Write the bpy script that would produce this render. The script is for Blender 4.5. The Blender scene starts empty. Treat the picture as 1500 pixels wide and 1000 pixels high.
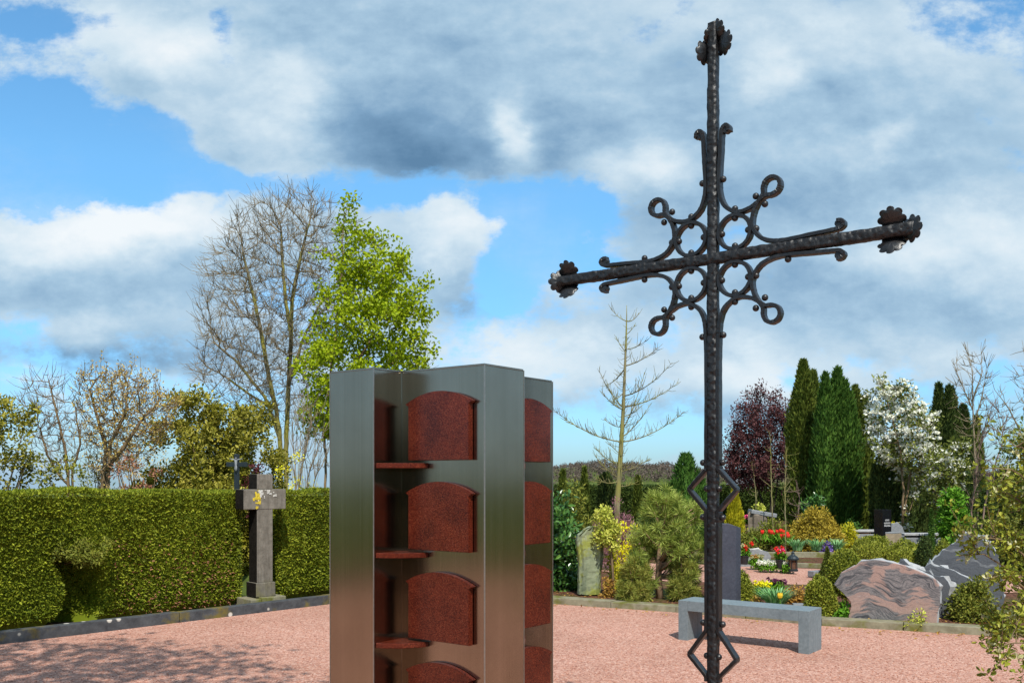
import bpy, bmesh, math, random
import numpy as np
from mathutils import Vector, Matrix
R = math.radians
rng = np.random.default_rng(11)
random.seed(5)
scene = bpy.context.scene
COL = scene.collection
F = 1382.0          # focal length in pixels of a 1500 px wide frame
EYE = 1.70          # eye height
HOR = 700.0         # image row of the horizon

def XZ(px, py, Y):
    return (px - 750.0) / F * Y, EYE + (HOR - py) / F * Y
def GY(py, h=0.0):
    return F * (EYE - h) / (py - HOR)
def GP(px, py, h=0.0):
    Y = GY(py, h)
    return (px - 750.0) / F * Y, Y
def nrm(a):
    return a / np.maximum(np.linalg.norm(a, axis=-1, keepdims=True), 1e-9)

# ------------------------------------------------------------------ objects
def tag(o, label=None, cat=None, group=None, kind=None):
    if label: o['label'] = label
    if cat: o['category'] = cat
    if group: o['group'] = group
    if kind: o['kind'] = kind
    return o
def thing(name, label, cat, loc=(0, 0, 0), group=None):
    o = bpy.data.objects.new(name, None)
    o.empty_display_size = .1
    COL.objects.link(o); o.location = loc
    return tag(o, label, cat, group)
def world_loc(o):
    v = Vector((0, 0, 0))
    while o is not None:
        v += Vector(o.location); o = o.parent
    return v

class MB:
    """collects vertices and faces (in world coordinates) of ONE mesh object"""
    def __init__(s): s.v = []; s.f = []; s.n = 0
    def add(s, v, f, m=0):
        v = np.asarray(v, dtype=np.float64).reshape(-1, 3)
        if isinstance(f, np.ndarray):
            s.f.append((f.astype(np.int64) + s.n, m))
        else:
            by = {}
            for q in f: by.setdefault(len(q), []).append(q)
            for q in by.values(): s.f.append((np.array(q, dtype=np.int64) + s.n, m))
        s.v.append(v); s.n += len(v)
        return s
    def build(s, name, mats, parent=None, smooth=False):
        v = np.concatenate(s.v); org = np.zeros(3)
        if parent is not None: org = np.array(world_loc(parent))
        me = bpy.data.meshes.new(name)
        me.vertices.add(len(v)); me.vertices.foreach_set('co', (v - org).astype(np.float32).ravel())
        loops = np.concatenate([f.ravel() for f, m in s.f])
        tot = np.concatenate([np.full(len(f), f.shape[1]) for f, m in s.f])
        start = np.concatenate([[0], np.cumsum(tot)[:-1]])
        me.loops.add(len(loops)); me.loops.foreach_set('vertex_index', loops.astype(np.int32))
        me.polygons.add(len(tot)); me.polygons.foreach_set('loop_start', start.astype(np.int32))
        mi = np.concatenate([np.full(len(f), m) for f, m in s.f])
        me.polygons.foreach_set('material_index', mi.astype(np.int32))
        me.polygons.foreach_set('use_smooth', np.full(len(tot), bool(smooth)))
        me.update(calc_edges=True); me.validate()
        for m in (mats if isinstance(mats, (list, tuple)) else [mats]): me.materials.append(m)
        o = bpy.data.objects.new(name, me); COL.objects.link(o)
        if parent is not None: o.parent = parent
        return o

def bm_obj(bm, name, mats, parent=None, smooth=False):
    me = bpy.data.meshes.new(name)
    if parent is not None:
        w = world_loc(parent)
        bmesh.ops.translate(bm, verts=bm.verts, vec=-w)
    bm.normal_update(); bm.to_mesh(me); bm.free()
    for p in me.polygons: p.use_smooth = smooth
    for m in (mats if isinstance(mats, (list, tuple)) else [mats]): me.materials.append(m)
    o = bpy.data.objects.new(name, me); COL.objects.link(o)
    if parent is not None: o.parent = parent
    return o
def add_prism(bm, pts, z0, z1, bevel=0, top_scale=1.0):
    """vertical prism over the plan polygon pts"""
    c = np.mean(np.array(pts), axis=0)
    a = [bm.verts.new((p[0], p[1], z0)) for p in pts]
    b = [bm.verts.new((c[0] + (p[0]-c[0])*top_scale, c[1] + (p[1]-c[1])*top_scale, z1)) for p in pts]
    n = len(pts); fs = [bm.faces.new(a[::-1]), bm.faces.new(b)]
    for i in range(n): fs.append(bm.faces.new((a[i], a[(i+1) % n], b[(i+1) % n], b[i])))
    bmesh.ops.recalc_face_normals(bm, faces=fs)
    if bevel:
        es = list({e for f in fs for e in f.edges})
        bmesh.ops.bevel(bm, geom=es, offset=bevel, segments=2, affect='EDGES', profile=.6)
def add_oprism(bm, o, ex, ey, ez, lx, ly, lz, bevel=0):
    """box with corner o and edge vectors ex*lx, ey*ly, ez*lz"""
    o, ex, ey, ez = map(Vector, (o, ex, ey, ez))
    vs = [bm.verts.new(o + ex*lx*i + ey*ly*j + ez*lz*k) for k in (0, 1) for j in (0, 1) for i in (0, 1)]
    q = [(0,2,3,1), (4,5,7,6), (0,1,5,4), (2,6,7,3), (0,4,6,2), (1,3,7,5)]
    fs = [bm.faces.new([vs[i] for i in f]) for f in q]
    bmesh.ops.recalc_face_normals(bm, faces=fs)
    if bevel:
        es = list({e for f in fs for e in f.edges})
        bmesh.ops.bevel(bm, geom=es, offset=bevel, segments=2, affect='EDGES', profile=.6)
def add_lathe(mb, c, prof, seg=16, m=0):
    """surface of revolution about the vertical through c; prof = [(r, z), ...]"""
    t = np.linspace(0, 2*np.pi, seg, endpoint=False)
    v = np.array([[c[0] + r*np.cos(a), c[1] + r*np.sin(a), c[2] + z] for r, z in prof for a in t])
    f = [[i*seg + j, i*seg + (j+1) % seg, (i+1)*seg + (j+1) % seg, (i+1)*seg + j] for i in range(len(prof)-1) for j in range(seg)]
    mb.add(v, np.array(f), m)
def add_tube(mb, pts, rad, k=6, m=0, cap=True):
    pts = np.asarray(pts, float); n = len(pts)
    rad = np.broadcast_to(np.asarray(rad, float), (n,))
    tan = nrm(np.gradient(pts, axis=0))
    ref = np.where(np.abs(tan[:, 2:3]) < .9, np.array([[0, 0, 1.]]), np.array([[1., 0, 0]]))
    a = nrm(np.cross(tan, ref)); b = np.cross(tan, a)
    th = np.linspace(0, 2*np.pi, k, endpoint=False)
    v = pts[:, None] + rad[:, None, None]*(a[:, None]*np.cos(th)[None, :, None] + b[:, None]*np.sin(th)[None, :, None])
    f = [[i*k+j, i*k+(j+1) % k, (i+1)*k+(j+1) % k, (i+1)*k+j] for i in range(n-1) for j in range(k)]
    if cap: f += [list(range(k))[::-1], [(n-1)*k+j for j in range(k)]]
    mb.add(v.reshape(-1, 3), f, m)
def add_ball(mb, c, r, seg=10, rings=6, sq=(1, 1, 1), m=0):
    v = []
    for i in range(rings+1):
        p = math.pi*i/rings
        for j in range(seg):
            t = 2*math.pi*j/seg
            v.append((c[0]+r*sq[0]*math.sin(p)*math.cos(t), c[1]+r*sq[1]*math.sin(p)*math.sin(t), c[2]+r*sq[2]*math.cos(p)))
    f = [[i*seg+j, (i+1)*seg+j, (i+1)*seg+(j+1) % seg, i*seg+(j+1) % seg] for i in range(rings) for j in range(seg)]
    mb.add(v, np.array(f), m)

# ------------------------------------------------------------------ materials
class Mat:
    def __init__(s, name):
        s.m = bpy.data.materials.new(name); s.m.use_nodes = True
        s.nt = s.m.node_tree; s.nt.nodes.clear()
        s.out = s.n('ShaderNodeOutputMaterial'); s.b = s.n('ShaderNodeBsdfPrincipled')
        s.l(s.b.outputs[0], s.out.inputs[0])
        s.tc = s.n('ShaderNodeTexCoord')
    def n(s, t, **kw):
        x = s.nt.nodes.new(t)
        for k, v in kw.items(): setattr(x, k, v)
        return x
    def l(s, a, b): s.nt.links.new(a, b)
    def co(s, scale=(1, 1, 1), src='Object'):
        m = s.n('ShaderNodeMapping'); m.inputs['Scale'].default_value = scale
        s.l(s.tc.outputs[src], m.inputs['Vector']); return m.outputs[0]
    def noise(s, scale, detail=4, rough=.55, dist=0, co=None):
        x = s.n('ShaderNodeTexNoise'); x.inputs['Scale'].default_value = scale
        x.inputs['Detail'].default_value = detail; x.inputs['Roughness'].default_value = rough
        x.inputs['Distortion'].default_value = dist
        s.l(co if co is not None else s.co(), x.inputs['Vector']); return x.outputs['Fac']
    def vor(s, scale, feature='F1', co=None, out='Distance', rnd=1.0):
        x = s.n('ShaderNodeTexVoronoi', feature=feature); x.inputs['Scale'].default_value = scale
        if 'Randomness' in x.inputs: x.inputs['Randomness'].default_value = rnd
        s.l(co if co is not None else s.co(), x.inputs['Vector']); return x.outputs[out]
    def ramp(s, fac, stops, interp='LINEAR'):
        x = s.n('ShaderNodeValToRGB'); cr = x.color_ramp; cr.interpolation = interp
        while len(cr.elements) < len(stops): cr.elements.new(.5)
        for e, (p, c) in zip(cr.elements, stops):
            e.position = p; e.color = (*c, 1) if len(c) == 3 else c
        s.l(fac, x.inputs[0]); return x.outputs[0]
    def mix(s, fac, a, b, blend='MIX'):
        x = s.n('ShaderNodeMix', data_type='RGBA', blend_type=blend)
        for sock, v in ((x.inputs[0], fac), (x.inputs[6], a), (x.inputs[7], b)):
            if isinstance(v, (int, float)): sock.default_value = v
            elif isinstance(v, tuple): sock.default_value = (*v, 1)
            else: s.l(v, sock)
        return x.outputs[2]
    def math(s, op, a, b=None, c=None, clamp=False):
        x = s.n('ShaderNodeMath', operation=op); x.use_clamp = clamp
        for i, v in enumerate((a, b, c)):
            if v is None: continue
            if isinstance(v, (int, float)): x.inputs[i].default_value = v
            else: s.l(v, x.inputs[i])
        return x.outputs[0]
    def bump(s, h, strength=.3, dist=.01):
        x = s.n('ShaderNodeBump'); x.inputs['Strength'].default_value = strength; x.inputs['Distance'].default_value = dist
        s.l(h, x.inputs['Height']); s.l(x.outputs[0], s.b.inputs['Normal']); return x.outputs[0]
    def base(s, c):
        if isinstance(c, tuple): s.b.inputs['Base Color'].default_value = (*c, 1)
        else: s.l(c, s.b.inputs['Base Color'])
    def set(s, rough=None, metal=None, spec=None, **kw):
        for k, v in (('Roughness', rough), ('Metallic', metal), ('Specular IOR Level', spec)):
            if v is None: continue
            if isinstance(v, (int, float)): s.b.inputs[k].default_value = v
            else: s.l(v, s.b.inputs[k])

GAIN = 1.55
def leaf_mat(name, dark, mid, light, trans=.25, rough=.6, scale=2.5, spec=.14):
    """leaf colour: varies from leaf to leaf and slowly from clump to clump"""
    k = Mat(name)
    dark, mid, light = (tuple(min(.86, x*GAIN) for x in c) for c in (dark, mid, light))
    g = k.n('ShaderNodeNewGeometry')
    ns = k.noise(scale, 4, .6)
    f = k.math('ADD', k.math('MULTIPLY', g.outputs['Random Per Island'], .62), k.math('MULTIPLY', ns, .55))
    c = k.ramp(f, [(.2, dark), (.55, mid), (.95, light)])
    k.base(c); k.set(rough=rough, spec=spec)
    t = k.n('ShaderNodeBsdfTranslucent'); k.l(c, t.inputs['Color'])
    mx = k.n('ShaderNodeMixShader'); mx.inputs[0].default_value = trans
    k.l(k.b.outputs[0], mx.inputs[1]); k.l(t.outputs[0], mx.inputs[2]); k.l(mx.outputs[0], k.out.inputs[0])
    return k.m
def plain(name, c, rough=.6, metal=0, var=.25, scale=20, bump=0, spec=.5):
    k = Mat(name); ns = k.noise(scale, 5)
    d = tuple(x*(1-var) for x in c); e = tuple(min(1, x*(1+var)) for x in c)
    k.base(k.ramp(ns, [(.3, d), (.7, e)])); k.set(rough=rough, metal=metal, spec=spec)
    if bump: k.bump(ns, bump, .01)
    return k.m
def bark_mat(name, c1, c2, moss=None, scale=6):
    k = Mat(name)
    ns = k.noise(scale, 5, co=k.co((3, 3, .6)))
    c = k.ramp(ns, [(.3, c1), (.7, c2)])
    if moss:
        c = k.mix(k.ramp(k.noise(1.6, 3), [(.42, (0, 0, 0)), (.58, (1, 1, 1))]), c, moss)
    k.base(c); k.set(rough=.9, spec=.2); k.bump(ns, .5, .02)
    return k.m

def gravel_mat():
    k = Mat('pink_gravel')
    wco = k.co()
    v = k.n('ShaderNodeTexVoronoi'); v.inputs['Scale'].default_value = 72; k.l(wco, v.inputs['Vector'])
    sep = k.n('ShaderNodeSeparateColor'); k.l(v.outputs['Color'], sep.inputs[0])
    chips = k.ramp(sep.outputs[0], [(0, (.27, .125, .092)), (.2, (.40, .192, .140)), (.5, (.485, .252, .184)), (.8, (.545, .31, .235)), (1, (.64, .43, .35))])
    pits = k.ramp(k.noise(30, 3, .7), [(.30, (.55, .50, .48)), (.44, (1, 1, 1))])
    c = k.mix(1.0, chips, pits, 'MULTIPLY')
    big = k.ramp(k.noise(.55, 5, .65), [(.3, (.78, .75, .72)), (.5, (.96, .95, .94)), (.7, (1.05, 1.05, 1.05))])
    c = k.mix(1.0, c, big, 'MULTIPLY')
    k.base(c); k.set(rough=.9, spec=.25)
    h = k.math('SUBTRACT', k.math('MULTIPLY', k.noise(16, 3), .8), v.outputs['Distance'])
    k.bump(h, .42, .012)
    return k.m
def soil_mat():
    k = Mat('bark_mulch')
    v = k.n('ShaderNodeTexVoronoi'); v.inputs['Scale'].default_value = 38; k.l(k.co((1, 1.6, 1)), v.inputs['Vector'])
    sep = k.n('ShaderNodeSeparateColor'); k.l(v.outputs['Color'], sep.inputs[0])
    c = k.ramp(sep.outputs[1], [(0, (.035, .018, .012)), (.5, (.11, .045, .028)), (1, (.22, .10, .06))])
    c = k.mix(k.ramp(k.noise(1.1, 3), [(.5, (0, 0, 0)), (.66, (1, 1, 1))]), c, (.07, .085, .02))
    k.base(c); k.set(rough=.95, spec=.1); k.bump(sep.outputs[0], .8, .03)
    return k.m
def ground_mat():
    k = Mat('meadow')
    c = k.ramp(k.noise(.35, 6, .65), [(.3, (.045, .06, .014)), (.55, (.085, .115, .022)), (.75, (.14, .14, .045))])
    k.base(c); k.set(rough=.95, spec=.1); k.bump(k.noise(18, 3), .6, .05)
    return k.m
def kerb_mat(name, dark, light, lichen, amount=.55, specks=True):
    k = Mat(name)
    c = k.ramp(k.noise(9, 6, .65), [(.3, dark), (.7, light)])
    c = k.mix(k.ramp(k.noise(2.6, 4, .6), [(amount, (0, 0, 0)), (amount+.12, (1, 1, 1))]), c, lichen)
    if specks:
        c = k.mix(k.ramp(k.vor(4.5), [(.10, (1, 1, 1)), (.15, (0, 0, 0))]), c, (.55, .52, .45))
    k.base(c); k.set(rough=.75, spec=.3); k.bump(k.noise(24, 4), .35, .01)
    return k.m
def metal_mat():
    k = Mat('brushed_steel')
    streak = k.noise(1, 4, .6, co=k.co((170, 170, .5)))
    wide = k.noise(1, 2, .5, co=k.co((9, 9, .25)))
    c = k.ramp(k.math('ADD', k.math('MULTIPLY', streak, .5), k.math('MULTIPLY', wide, .5)), [(.3, (.275, .228, .172)), (.7, (.37, .312, .245))])
    smear = k.ramp(k.noise(2.4, 5, .6), [(.35, (.86, .86, .86)), (.6, (1, 1, 1))])
    k.base(k.mix(1.0, c, smear, 'MULTIPLY'))
    k.set(metal=1.0, rough=k.math('MULTIPLY_ADD', streak, .10, .13))
    t = k.n('ShaderNodeTangent', direction_type='RADIAL', axis='Z')
    k.l(t.outputs[0], k.b.inputs['Tangent']); k.b.inputs['Anisotropic'].default_value = .55
    k.bump(streak, .06, .002)
    return k.m
def granite_mat():
    k = Mat('red_granite')
    v = k.n('ShaderNodeTexVoronoi'); v.inputs['Scale'].default_value = 380; k.l(k.co(), v.inputs['Vector'])
    sep = k.n('ShaderNodeSeparateColor'); k.l(v.outputs['Color'], sep.inputs[0])
    c = k.ramp(sep.outputs[0], [(0, (.026, .006, .004)), (.35, (.075, .011, .006)), (.7, (.115, .018, .008)), (1, (.17, .042, .021))])
    blot = k.ramp(k.noise(7, 4, .65), [(.34, (.66, .62, .64)), (.62, (1.1, 1.08, 1.0))])
    k.base(k.mix(1.0, c, blot, 'MULTIPLY')); k.set(rough=k.math('MULTIPLY_ADD', k.noise(40, 3), .15, .16), spec=.3)
    return k.m
def iron_mat():
    k = Mat('forged_iron')
    h = k.noise(55, 4, .6)
    dent = k.vor(42, 'SMOOTH_F1')
    c = k.ramp(k.noise(18, 4), [(.3, (.006, .006, .007)), (.7, (.014, .0135, .014))])
    c = k.mix(k.ramp(k.noise(5, 4, .7), [(.60, (0, 0, 0)), (.72, (1, 1, 1))]), c, (.022, .017, .014))
    k.base(c); k.set(rough=k.math('MULTIPLY_ADD', h, .35, .30), spec=.5)
    k.bump(k.math('MULTIPLY_ADD', dent, 1.0, k.math('MULTIPLY', h, .35)), .7, .015)
    return k.m
def strap_mat():
    k = Mat('blackened_strap')
    h = k.noise(40, 4, .6)
    k.base(k.ramp(k.noise(14, 4), [(.3, (.006, .006, .007)), (.7, (.014, .0135, .014))])); k.set(rough=k.math('MULTIPLY_ADD', h, .25, .26), spec=.6)
    k.bump(h, .35, .008)
    return k.m
def stone_mat(name, c1, c2, scale=30, rough=.6, lichen=None, bump=.2, spec=.4, lscale=3, lamt=.58):
    k = Mat(name)
    c = k.ramp(k.noise(scale, 6, .7), [(.3, c1), (.7, c2)])
    c = k.mix(1.0, c, k.ramp(k.noise(2.2, 4), [(.3, (.82, .82, .82)), (.7, (1.06, 1.06, 1.06))]), 'MULTIPLY')
    if lichen: c = k.mix(k.ramp(k.noise(lscale, 5, .65), [(lamt, (0, 0, 0)), (lamt+.1, (1, 1, 1))]), c, lichen)
    k.base(c); k.set(rough=rough, spec=spec)
    k.bump(k.noise(scale*1.3, 5), bump, .01)
    return k.m
def gneiss_mat(name, pinks, greys, cover=.5, rough=.32):
    """migmatite: broad flowing bands of two rocks, each with fine lines of its own"""
    k = Mat(name)
    n1 = k.n('ShaderNodeTexNoise'); n1.inputs['Scale'].default_value = 1.7; n1.inputs['Detail'].default_value = 3
    n1.inputs['Roughness'].default_value = .5
    k.l(k.co(), n1.inputs['Vector'])
    add = k.n('ShaderNodeVectorMath', operation='MULTIPLY_ADD')
    k.l(n1.outputs['Color'], add.inputs[0]); add.inputs[1].default_value = (.6, .6, .6); k.l(k.co(), add.inputs[2])
    def warped(sc, rot):
        mp = k.n('ShaderNodeMapping'); mp.inputs['Scale'].default_value = sc; mp.inputs['Rotation'].default_value = (0, R(rot), 0)
        k.l(add.outputs[0], mp.inputs['Vector']); return mp.outputs[0]
    band = k.noise(2.6, 3, .55, .4, co=warped((.6, .6, 2.4), -10))
    fine = k.noise(9.0, 6, .68, .3, co=warped((.35, .35, 3.2), -10))
    g = k.ramp(fine, greys); p = k.ramp(fine, pinks)
    m = k.ramp(k.math('MULTIPLY_ADD', k.math('SUBTRACT', fine, .5), .25, band), [(cover-.025, (0, 0, 0)), (cover+.025, (1, 1, 1))])
    c = k.mix(m, g, p)
    spots = k.ramp(k.noise(90, 3, .6), [(.35, (.84, .84, .84)), (.65, (1.12, 1.12, 1.12))])
    k.base(k.mix(1.0, c, spots, 'MULTIPLY')); k.set(rough=k.math('MULTIPLY_ADD', k.noise(25, 4), .3, rough-.1), spec=.4)
    k.bump(k.noise(30, 4), .08, .01)
    return k.m
def cross_stone_mat():
    """weathered sandstone: grey, algae, a yellow-white lichen patch where the arms meet"""
    k = Mat('weathered_sandstone')
    c = k.ramp(k.noise(14, 6, .7), [(.3, (.115, .103, .082)), (.7, (.22, .20, .165))])
    str_ = k.noise(1, 4, .6, co=k.co((16, 16, 1.2)))
    c = k.mix(k.ramp(str_, [(.5, (0, 0, 0)), (.7, (.6, .6, .6))]), c, (.06, .052, .04))
    sx = k.n('ShaderNodeSeparateXYZ'); k.l(k.tc.outputs['Object'], sx.inputs[0])
    low = k.math('SUBTRACT', .40, sx.outputs[2]); low = k.math('MULTIPLY', low, 3.0, clamp=True)
    alg = k.math('MULTIPLY', low, k.ramp(k.noise(7, 4), [(.38, (0, 0, 0)), (.6, (1, 1, 1))]))
    c = k.mix(alg, c, (.13, .115, .025))
    k.base(c); k.set(rough=.85, spec=.25); k.bump(k.noise(40, 5), .3, .01)
    return k.m

M = dict(
    gravel=gravel_mat(), soil=soil_mat(), meadow=ground_mat(),
    kerb_dark=kerb_mat('basalt_kerb', (.032, .034, .037), (.088, .094, .10), (.16, .125, .025), .54),
    kerb_light=kerb_mat('mossy_concrete', (.15, .135, .085), (.30, .275, .185), (.13, .13, .025), .50, False),
    steel=metal_mat(), seam=plain('ground_weld', (.42, .40, .36), .42, 1.0, .12, 60), granite=granite_mat(), iron=iron_mat(), strap=strap_mat(),
    slate=stone_mat('grey_slate', (.13, .165, .18), (.21, .25, .265), 34, .55, None, .12),
    slate_dark=stone_mat('dark_blue_slate', (.035, .038, .055), (.07, .075, .10), 40, .45, None, .1),
    sandstone=cross_stone_mat(),
    black_side=stone_mat('black_side_stone', (.006, .005, .004), (.022, .018, .014), 20, .95, (.045, .038, .03), .4, .1, 5, .66),  # near-black stone colour for the left faces of the stone cross
    black=stone_mat('polished_black_granite', (.006, .006, .008), (.014, .014, .018), 60, .12, None, .0, .5),
    pale=stone_mat('pale_limestone', (.40, .37, .32), (.62, .58, .50), 18, .8, (.30, .28, .16), .4),
    greystone=stone_mat('grey_granite', (.16, .17, .18), (.30, .31, .32), 26, .6, None, .3),
    tan=stone_mat('tan_sandstone', (.22, .17, .11), (.36, .29, .20), 16, .8, (.12, .11, .05), .4),
    stele=stone_mat('lichened_schist', (.17, .20, .12), (.31, .34, .22), 12, .9, (.24, .26, .06), .5, .15, 3.2, .48),
    pink=gneiss_mat('pink_gneiss', [(.34, (.17, .135, .125)), (.43, (.34, .225, .19)), (.55, (.39, .265, .225)), (.62, (.28, .20, .18)), (.70, (.46, .36, .325))],
                    [(.34, (.05, .05, .056)), (.44, (.10, .10, .105)), (.50, (.26, .235, .23)), (.55, (.085, .085, .09)), (.62, (.19, .18, .18)), (.70, (.06, .06, .066))], .505),
    grey_gneiss=gneiss_mat('grey_gneiss', [(.35, (.10, .105, .115)), (.5, (.17, .175, .185)), (.58, (.26, .26, .265)), (.68, (.12, .125, .135))],
                    [(.35, (.06, .063, .072)), (.5, (.11, .115, .127)), (.6, (.085, .09, .10)), (.70, (.15, .155, .165))], .60, .45),
    split=stone_mat('split_stone_face', (.26, .26, .26), (.50, .50, .50), 16, .85, None, .6),
    white=plain('white_paint', (.75, .75, .74), .6, var=.06),
    bronze=plain('dark_patina', (.02, .03, .035), .5, .4),
    glass=plain('lantern_glass', (.10, .05, .03), .08, var=.3),
    pot=plain('black_pot', (.015, .015, .017), .5),
    candle=plain('dark_red_candle', (.16, .03, .02), .4),
    timber=stone_mat('grey_timber', (.12, .095, .07), (.27, .22, .17), 8, .9, None, .8),
    roof=plain('grey_roof', (.16, .16, .165), .8),
    bark_moss=bark_mat('mossy_bark', (.085, .07, .045), (.19, .165, .10), (.26, .235, .045)),
    bark_grey=bark_mat('grey_bark', (.165, .13, .08), (.32, .255, .165)),
    bark_dark=bark_mat('dark_bark', (.02, .016, .012), (.06, .048, .035)),
    bark_brown=bark_mat('brown_bark', (.13, .088, .048), (.27, .19, .105)),
    bark_larch=bark_mat('yellow_lichened_bark', (.16, .135, .075), (.28, .245, .13), (.24, .22, .06)),
    bark_pine=bark_mat('orange_pine_bark', (.20, .12, .07), (.36, .24, .15)),
    bark_pink=bark_mat('pinkish_twigs', (.15, .10, .08), (.28, .19, .15)),
    straw=bark_mat('dry_straw', (.28, .21, .10), (.42, .33, .17)),
)
# ------------------------------------------------------------------ camera
cam = bpy.data.cameras.new('camera'); cam_o = bpy.data.objects.new('camera', cam); COL.objects.link(cam_o)
cam.sensor_width = 36.0; cam.lens = 36.0*F/1500.0; cam.shift_y = (HOR-500.0)/1500.0
cam.clip_start = .05; cam.clip_end = 6000
cam_o.location = (0, 0, EYE); cam_o.rotation_euler = (R(90), 0, 0)
scene.camera = cam_o

# ------------------------------------------------------------------ sun and sky
SUN_EL, SUN_AZ = 52.0, 170.0        # azimuth clockwise from +Y: behind the camera, a little to its right
sd = Vector((math.sin(R(SUN_AZ))*math.cos(R(SUN_EL)), math.cos(R(SUN_AZ))*math.cos(R(SUN_EL)), math.sin(R(SUN_EL))))
sun = bpy.data.lights.new('sun', 'SUN'); sun.energy = 4.3; sun.angle = R(.53); sun.color = (1.0, .955, .87)
sun_o = bpy.data.objects.new('sun', sun); COL.objects.link(sun_o)
sun_o.rotation_euler = sd.to_track_quat('Z', 'Y').to_euler(); sun_o.location = (0, -20, 30)

world = bpy.data.worlds.new('World'); scene.world = world; world.use_nodes = True
nt = world.node_tree; nt.nodes.clear()
class E:
    """a number in the sky shader: arithmetic builds math nodes"""
    def __init__(s, k): s.k = k
    @staticmethod
    def op(o, *a, clamp=False):
        x = nt.nodes.new('ShaderNodeMath'); x.operation = o; x.use_clamp = clamp
        for i, v in enumerate(a):
            if isinstance(v, E): nt.links.new(v.k, x.inputs[i])
            else: x.inputs[i].default_value = v
        return E(x.outputs[0])
    def __add__(s, b): return E.op('ADD', s, b)
    __radd__ = __add__
    def __sub__(s, b): return E.op('SUBTRACT', s, b)
    def __rsub__(s, b): return E.op('SUBTRACT', b, s)
    def __mul__(s, b): return E.op('MULTIPLY', s, b)
    __rmul__ = __mul__
    def __truediv__(s, b): return E.op('DIVIDE', s, b)
def sstep(x, a, b):
    m = nt.nodes.new('ShaderNodeMapRange'); m.interpolation_type = 'SMOOTHSTEP'
    nt.links.new(x.k, m.inputs[0]); m.inputs[1].default_value = a; m.inputs[2].default_value = b
    return E(m.outputs[0])
def vcomb(x, y, z):
    c = nt.nodes.new('ShaderNodeCombineXYZ')
    for i, v in enumerate((x, y, z)):
        if isinstance(v, E): nt.links.new(v.k, c.inputs[i])
        else: c.inputs[i].default_value = v
    return c.outputs[0]
def wnoise(vec, scale, detail=6, rough=.55):
    n = nt.nodes.new('ShaderNodeTexNoise'); n.inputs['Scale'].default_value = scale
    n.inputs['Detail'].default_value = detail; n.inputs['Roughness'].default_value = rough
    nt.links.new(vec, n.inputs['Vector']); return n
tcw = nt.nodes.new('ShaderNodeTexCoord'); sep = nt.nodes.new('ShaderNodeSeparateXYZ')
nt.links.new(tcw.outputs['Generated'], sep.inputs[0])
dx, dy, dz = (E(sep.outputs[i]) for i in range(3))
yy = E.op('MAXIMUM', E.op('ABSOLUTE', dy), .12)
gx = dx / yy; gz = E.op('MAXIMUM', dz, -.04) / yy
back = sstep(dy, .05, -.05)
base = vcomb(gx*1.0 + back*7.0, gz*1.5, back*3.0)
wn = wnoise(base, 2.6, 5, .55); ws = nt.nodes.new('ShaderNodeSeparateColor'); nt.links.new(wn.outputs['Color'], ws.inputs[0])
wx, wz = E(ws.outputs[0])-.5, E(ws.outputs[1])-.5
wn2 = wnoise(base, 11.0, 6, .6); ws2 = nt.nodes.new('ShaderNodeSeparateColor'); nt.links.new(wn2.outputs['Color'], ws2.inputs[0])
X = gx + wx*.17 + (E(ws2.outputs[0])-.5)*.085; Z = gz + wz*.11 + (E(ws2.outputs[1])-.5)*.06
def blob(px, py, rx, ry):
    a, e = (px-750)/F, (HOR-py)/F
    u = (X - a)*(F/rx); v = (Z - e)*(F/ry)
    return E.op('POWER', 2.718, (u*u + v*v)*-1.0)
def total(lst, c0):
    s = None
    for px, py, rx, ry, w in lst:
        t = blob(px, py, rx, ry)*w
        s = t if s is None else s + t
    return s + c0
front = 1.0 - back
# how much cloud stands where: openings of blue are negative
cover = total([(40, 40, 70, 30, -.5), (205, 190, 50, 26, -.45), (330, 60, 26, 60, -.35), (480, 255, 70, 30, -.4), (30, 250, 130, 70, -0.78), (170, 262, 150, 42, -0.66), (330, 278, 130, 24, -0.43), (590, 296, 130, 26, -0.58), (770, 330, 80, 66, -0.86),
               (860, 300, 60, 34, -0.58), (690, 415, 80, 34, -0.35), (740, 420, 60, 50, -0.43), (860, 400, 80, 40, -0.31), (20, 165, 60, 24, -0.58), (150, 30, 60, 26, -0.27), (1080, 330, 60, 40, -0.20), (960, 480, 60, 24, -0.23), (1380, 520, 120, 24, -0.16), (60, 620, 330, 50, -0.43), (300, 560, 200, 20, -0.23), (850, 650, 260, 34, -0.27), (1420, 600, 160, 40, -0.16),
               (200, 395, 260, 75, 0.47), (650, 380, 95, 62, 0.58), (600, 130, 230, 140, 0.62), (1150, 200, 400, 180, 0.47), (1300, 430, 260, 110, 0.35), (250, 90, 230, 110, 0.17), (900, 500, 250, 50, 0.20), (380, 220, 120, 60, 0.27)], .50)
fine = E(wnoise(base, 4.6, 12, .62).outputs['Fac']); fine2 = E(wnoise(base, 15.0, 10, .64).outputs['Fac'])
dens = cover + (fine - .5)*1.75 + (fine2 - .5)*.95
veil = sstep(E(wnoise(base, 2.2, 8, .66).outputs['Fac']) + (fine - .5)*.4, .42, .78)
mask = E.op('MAXIMUM', sstep(dens, .24, .62)*.96, veil*.45)
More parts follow.
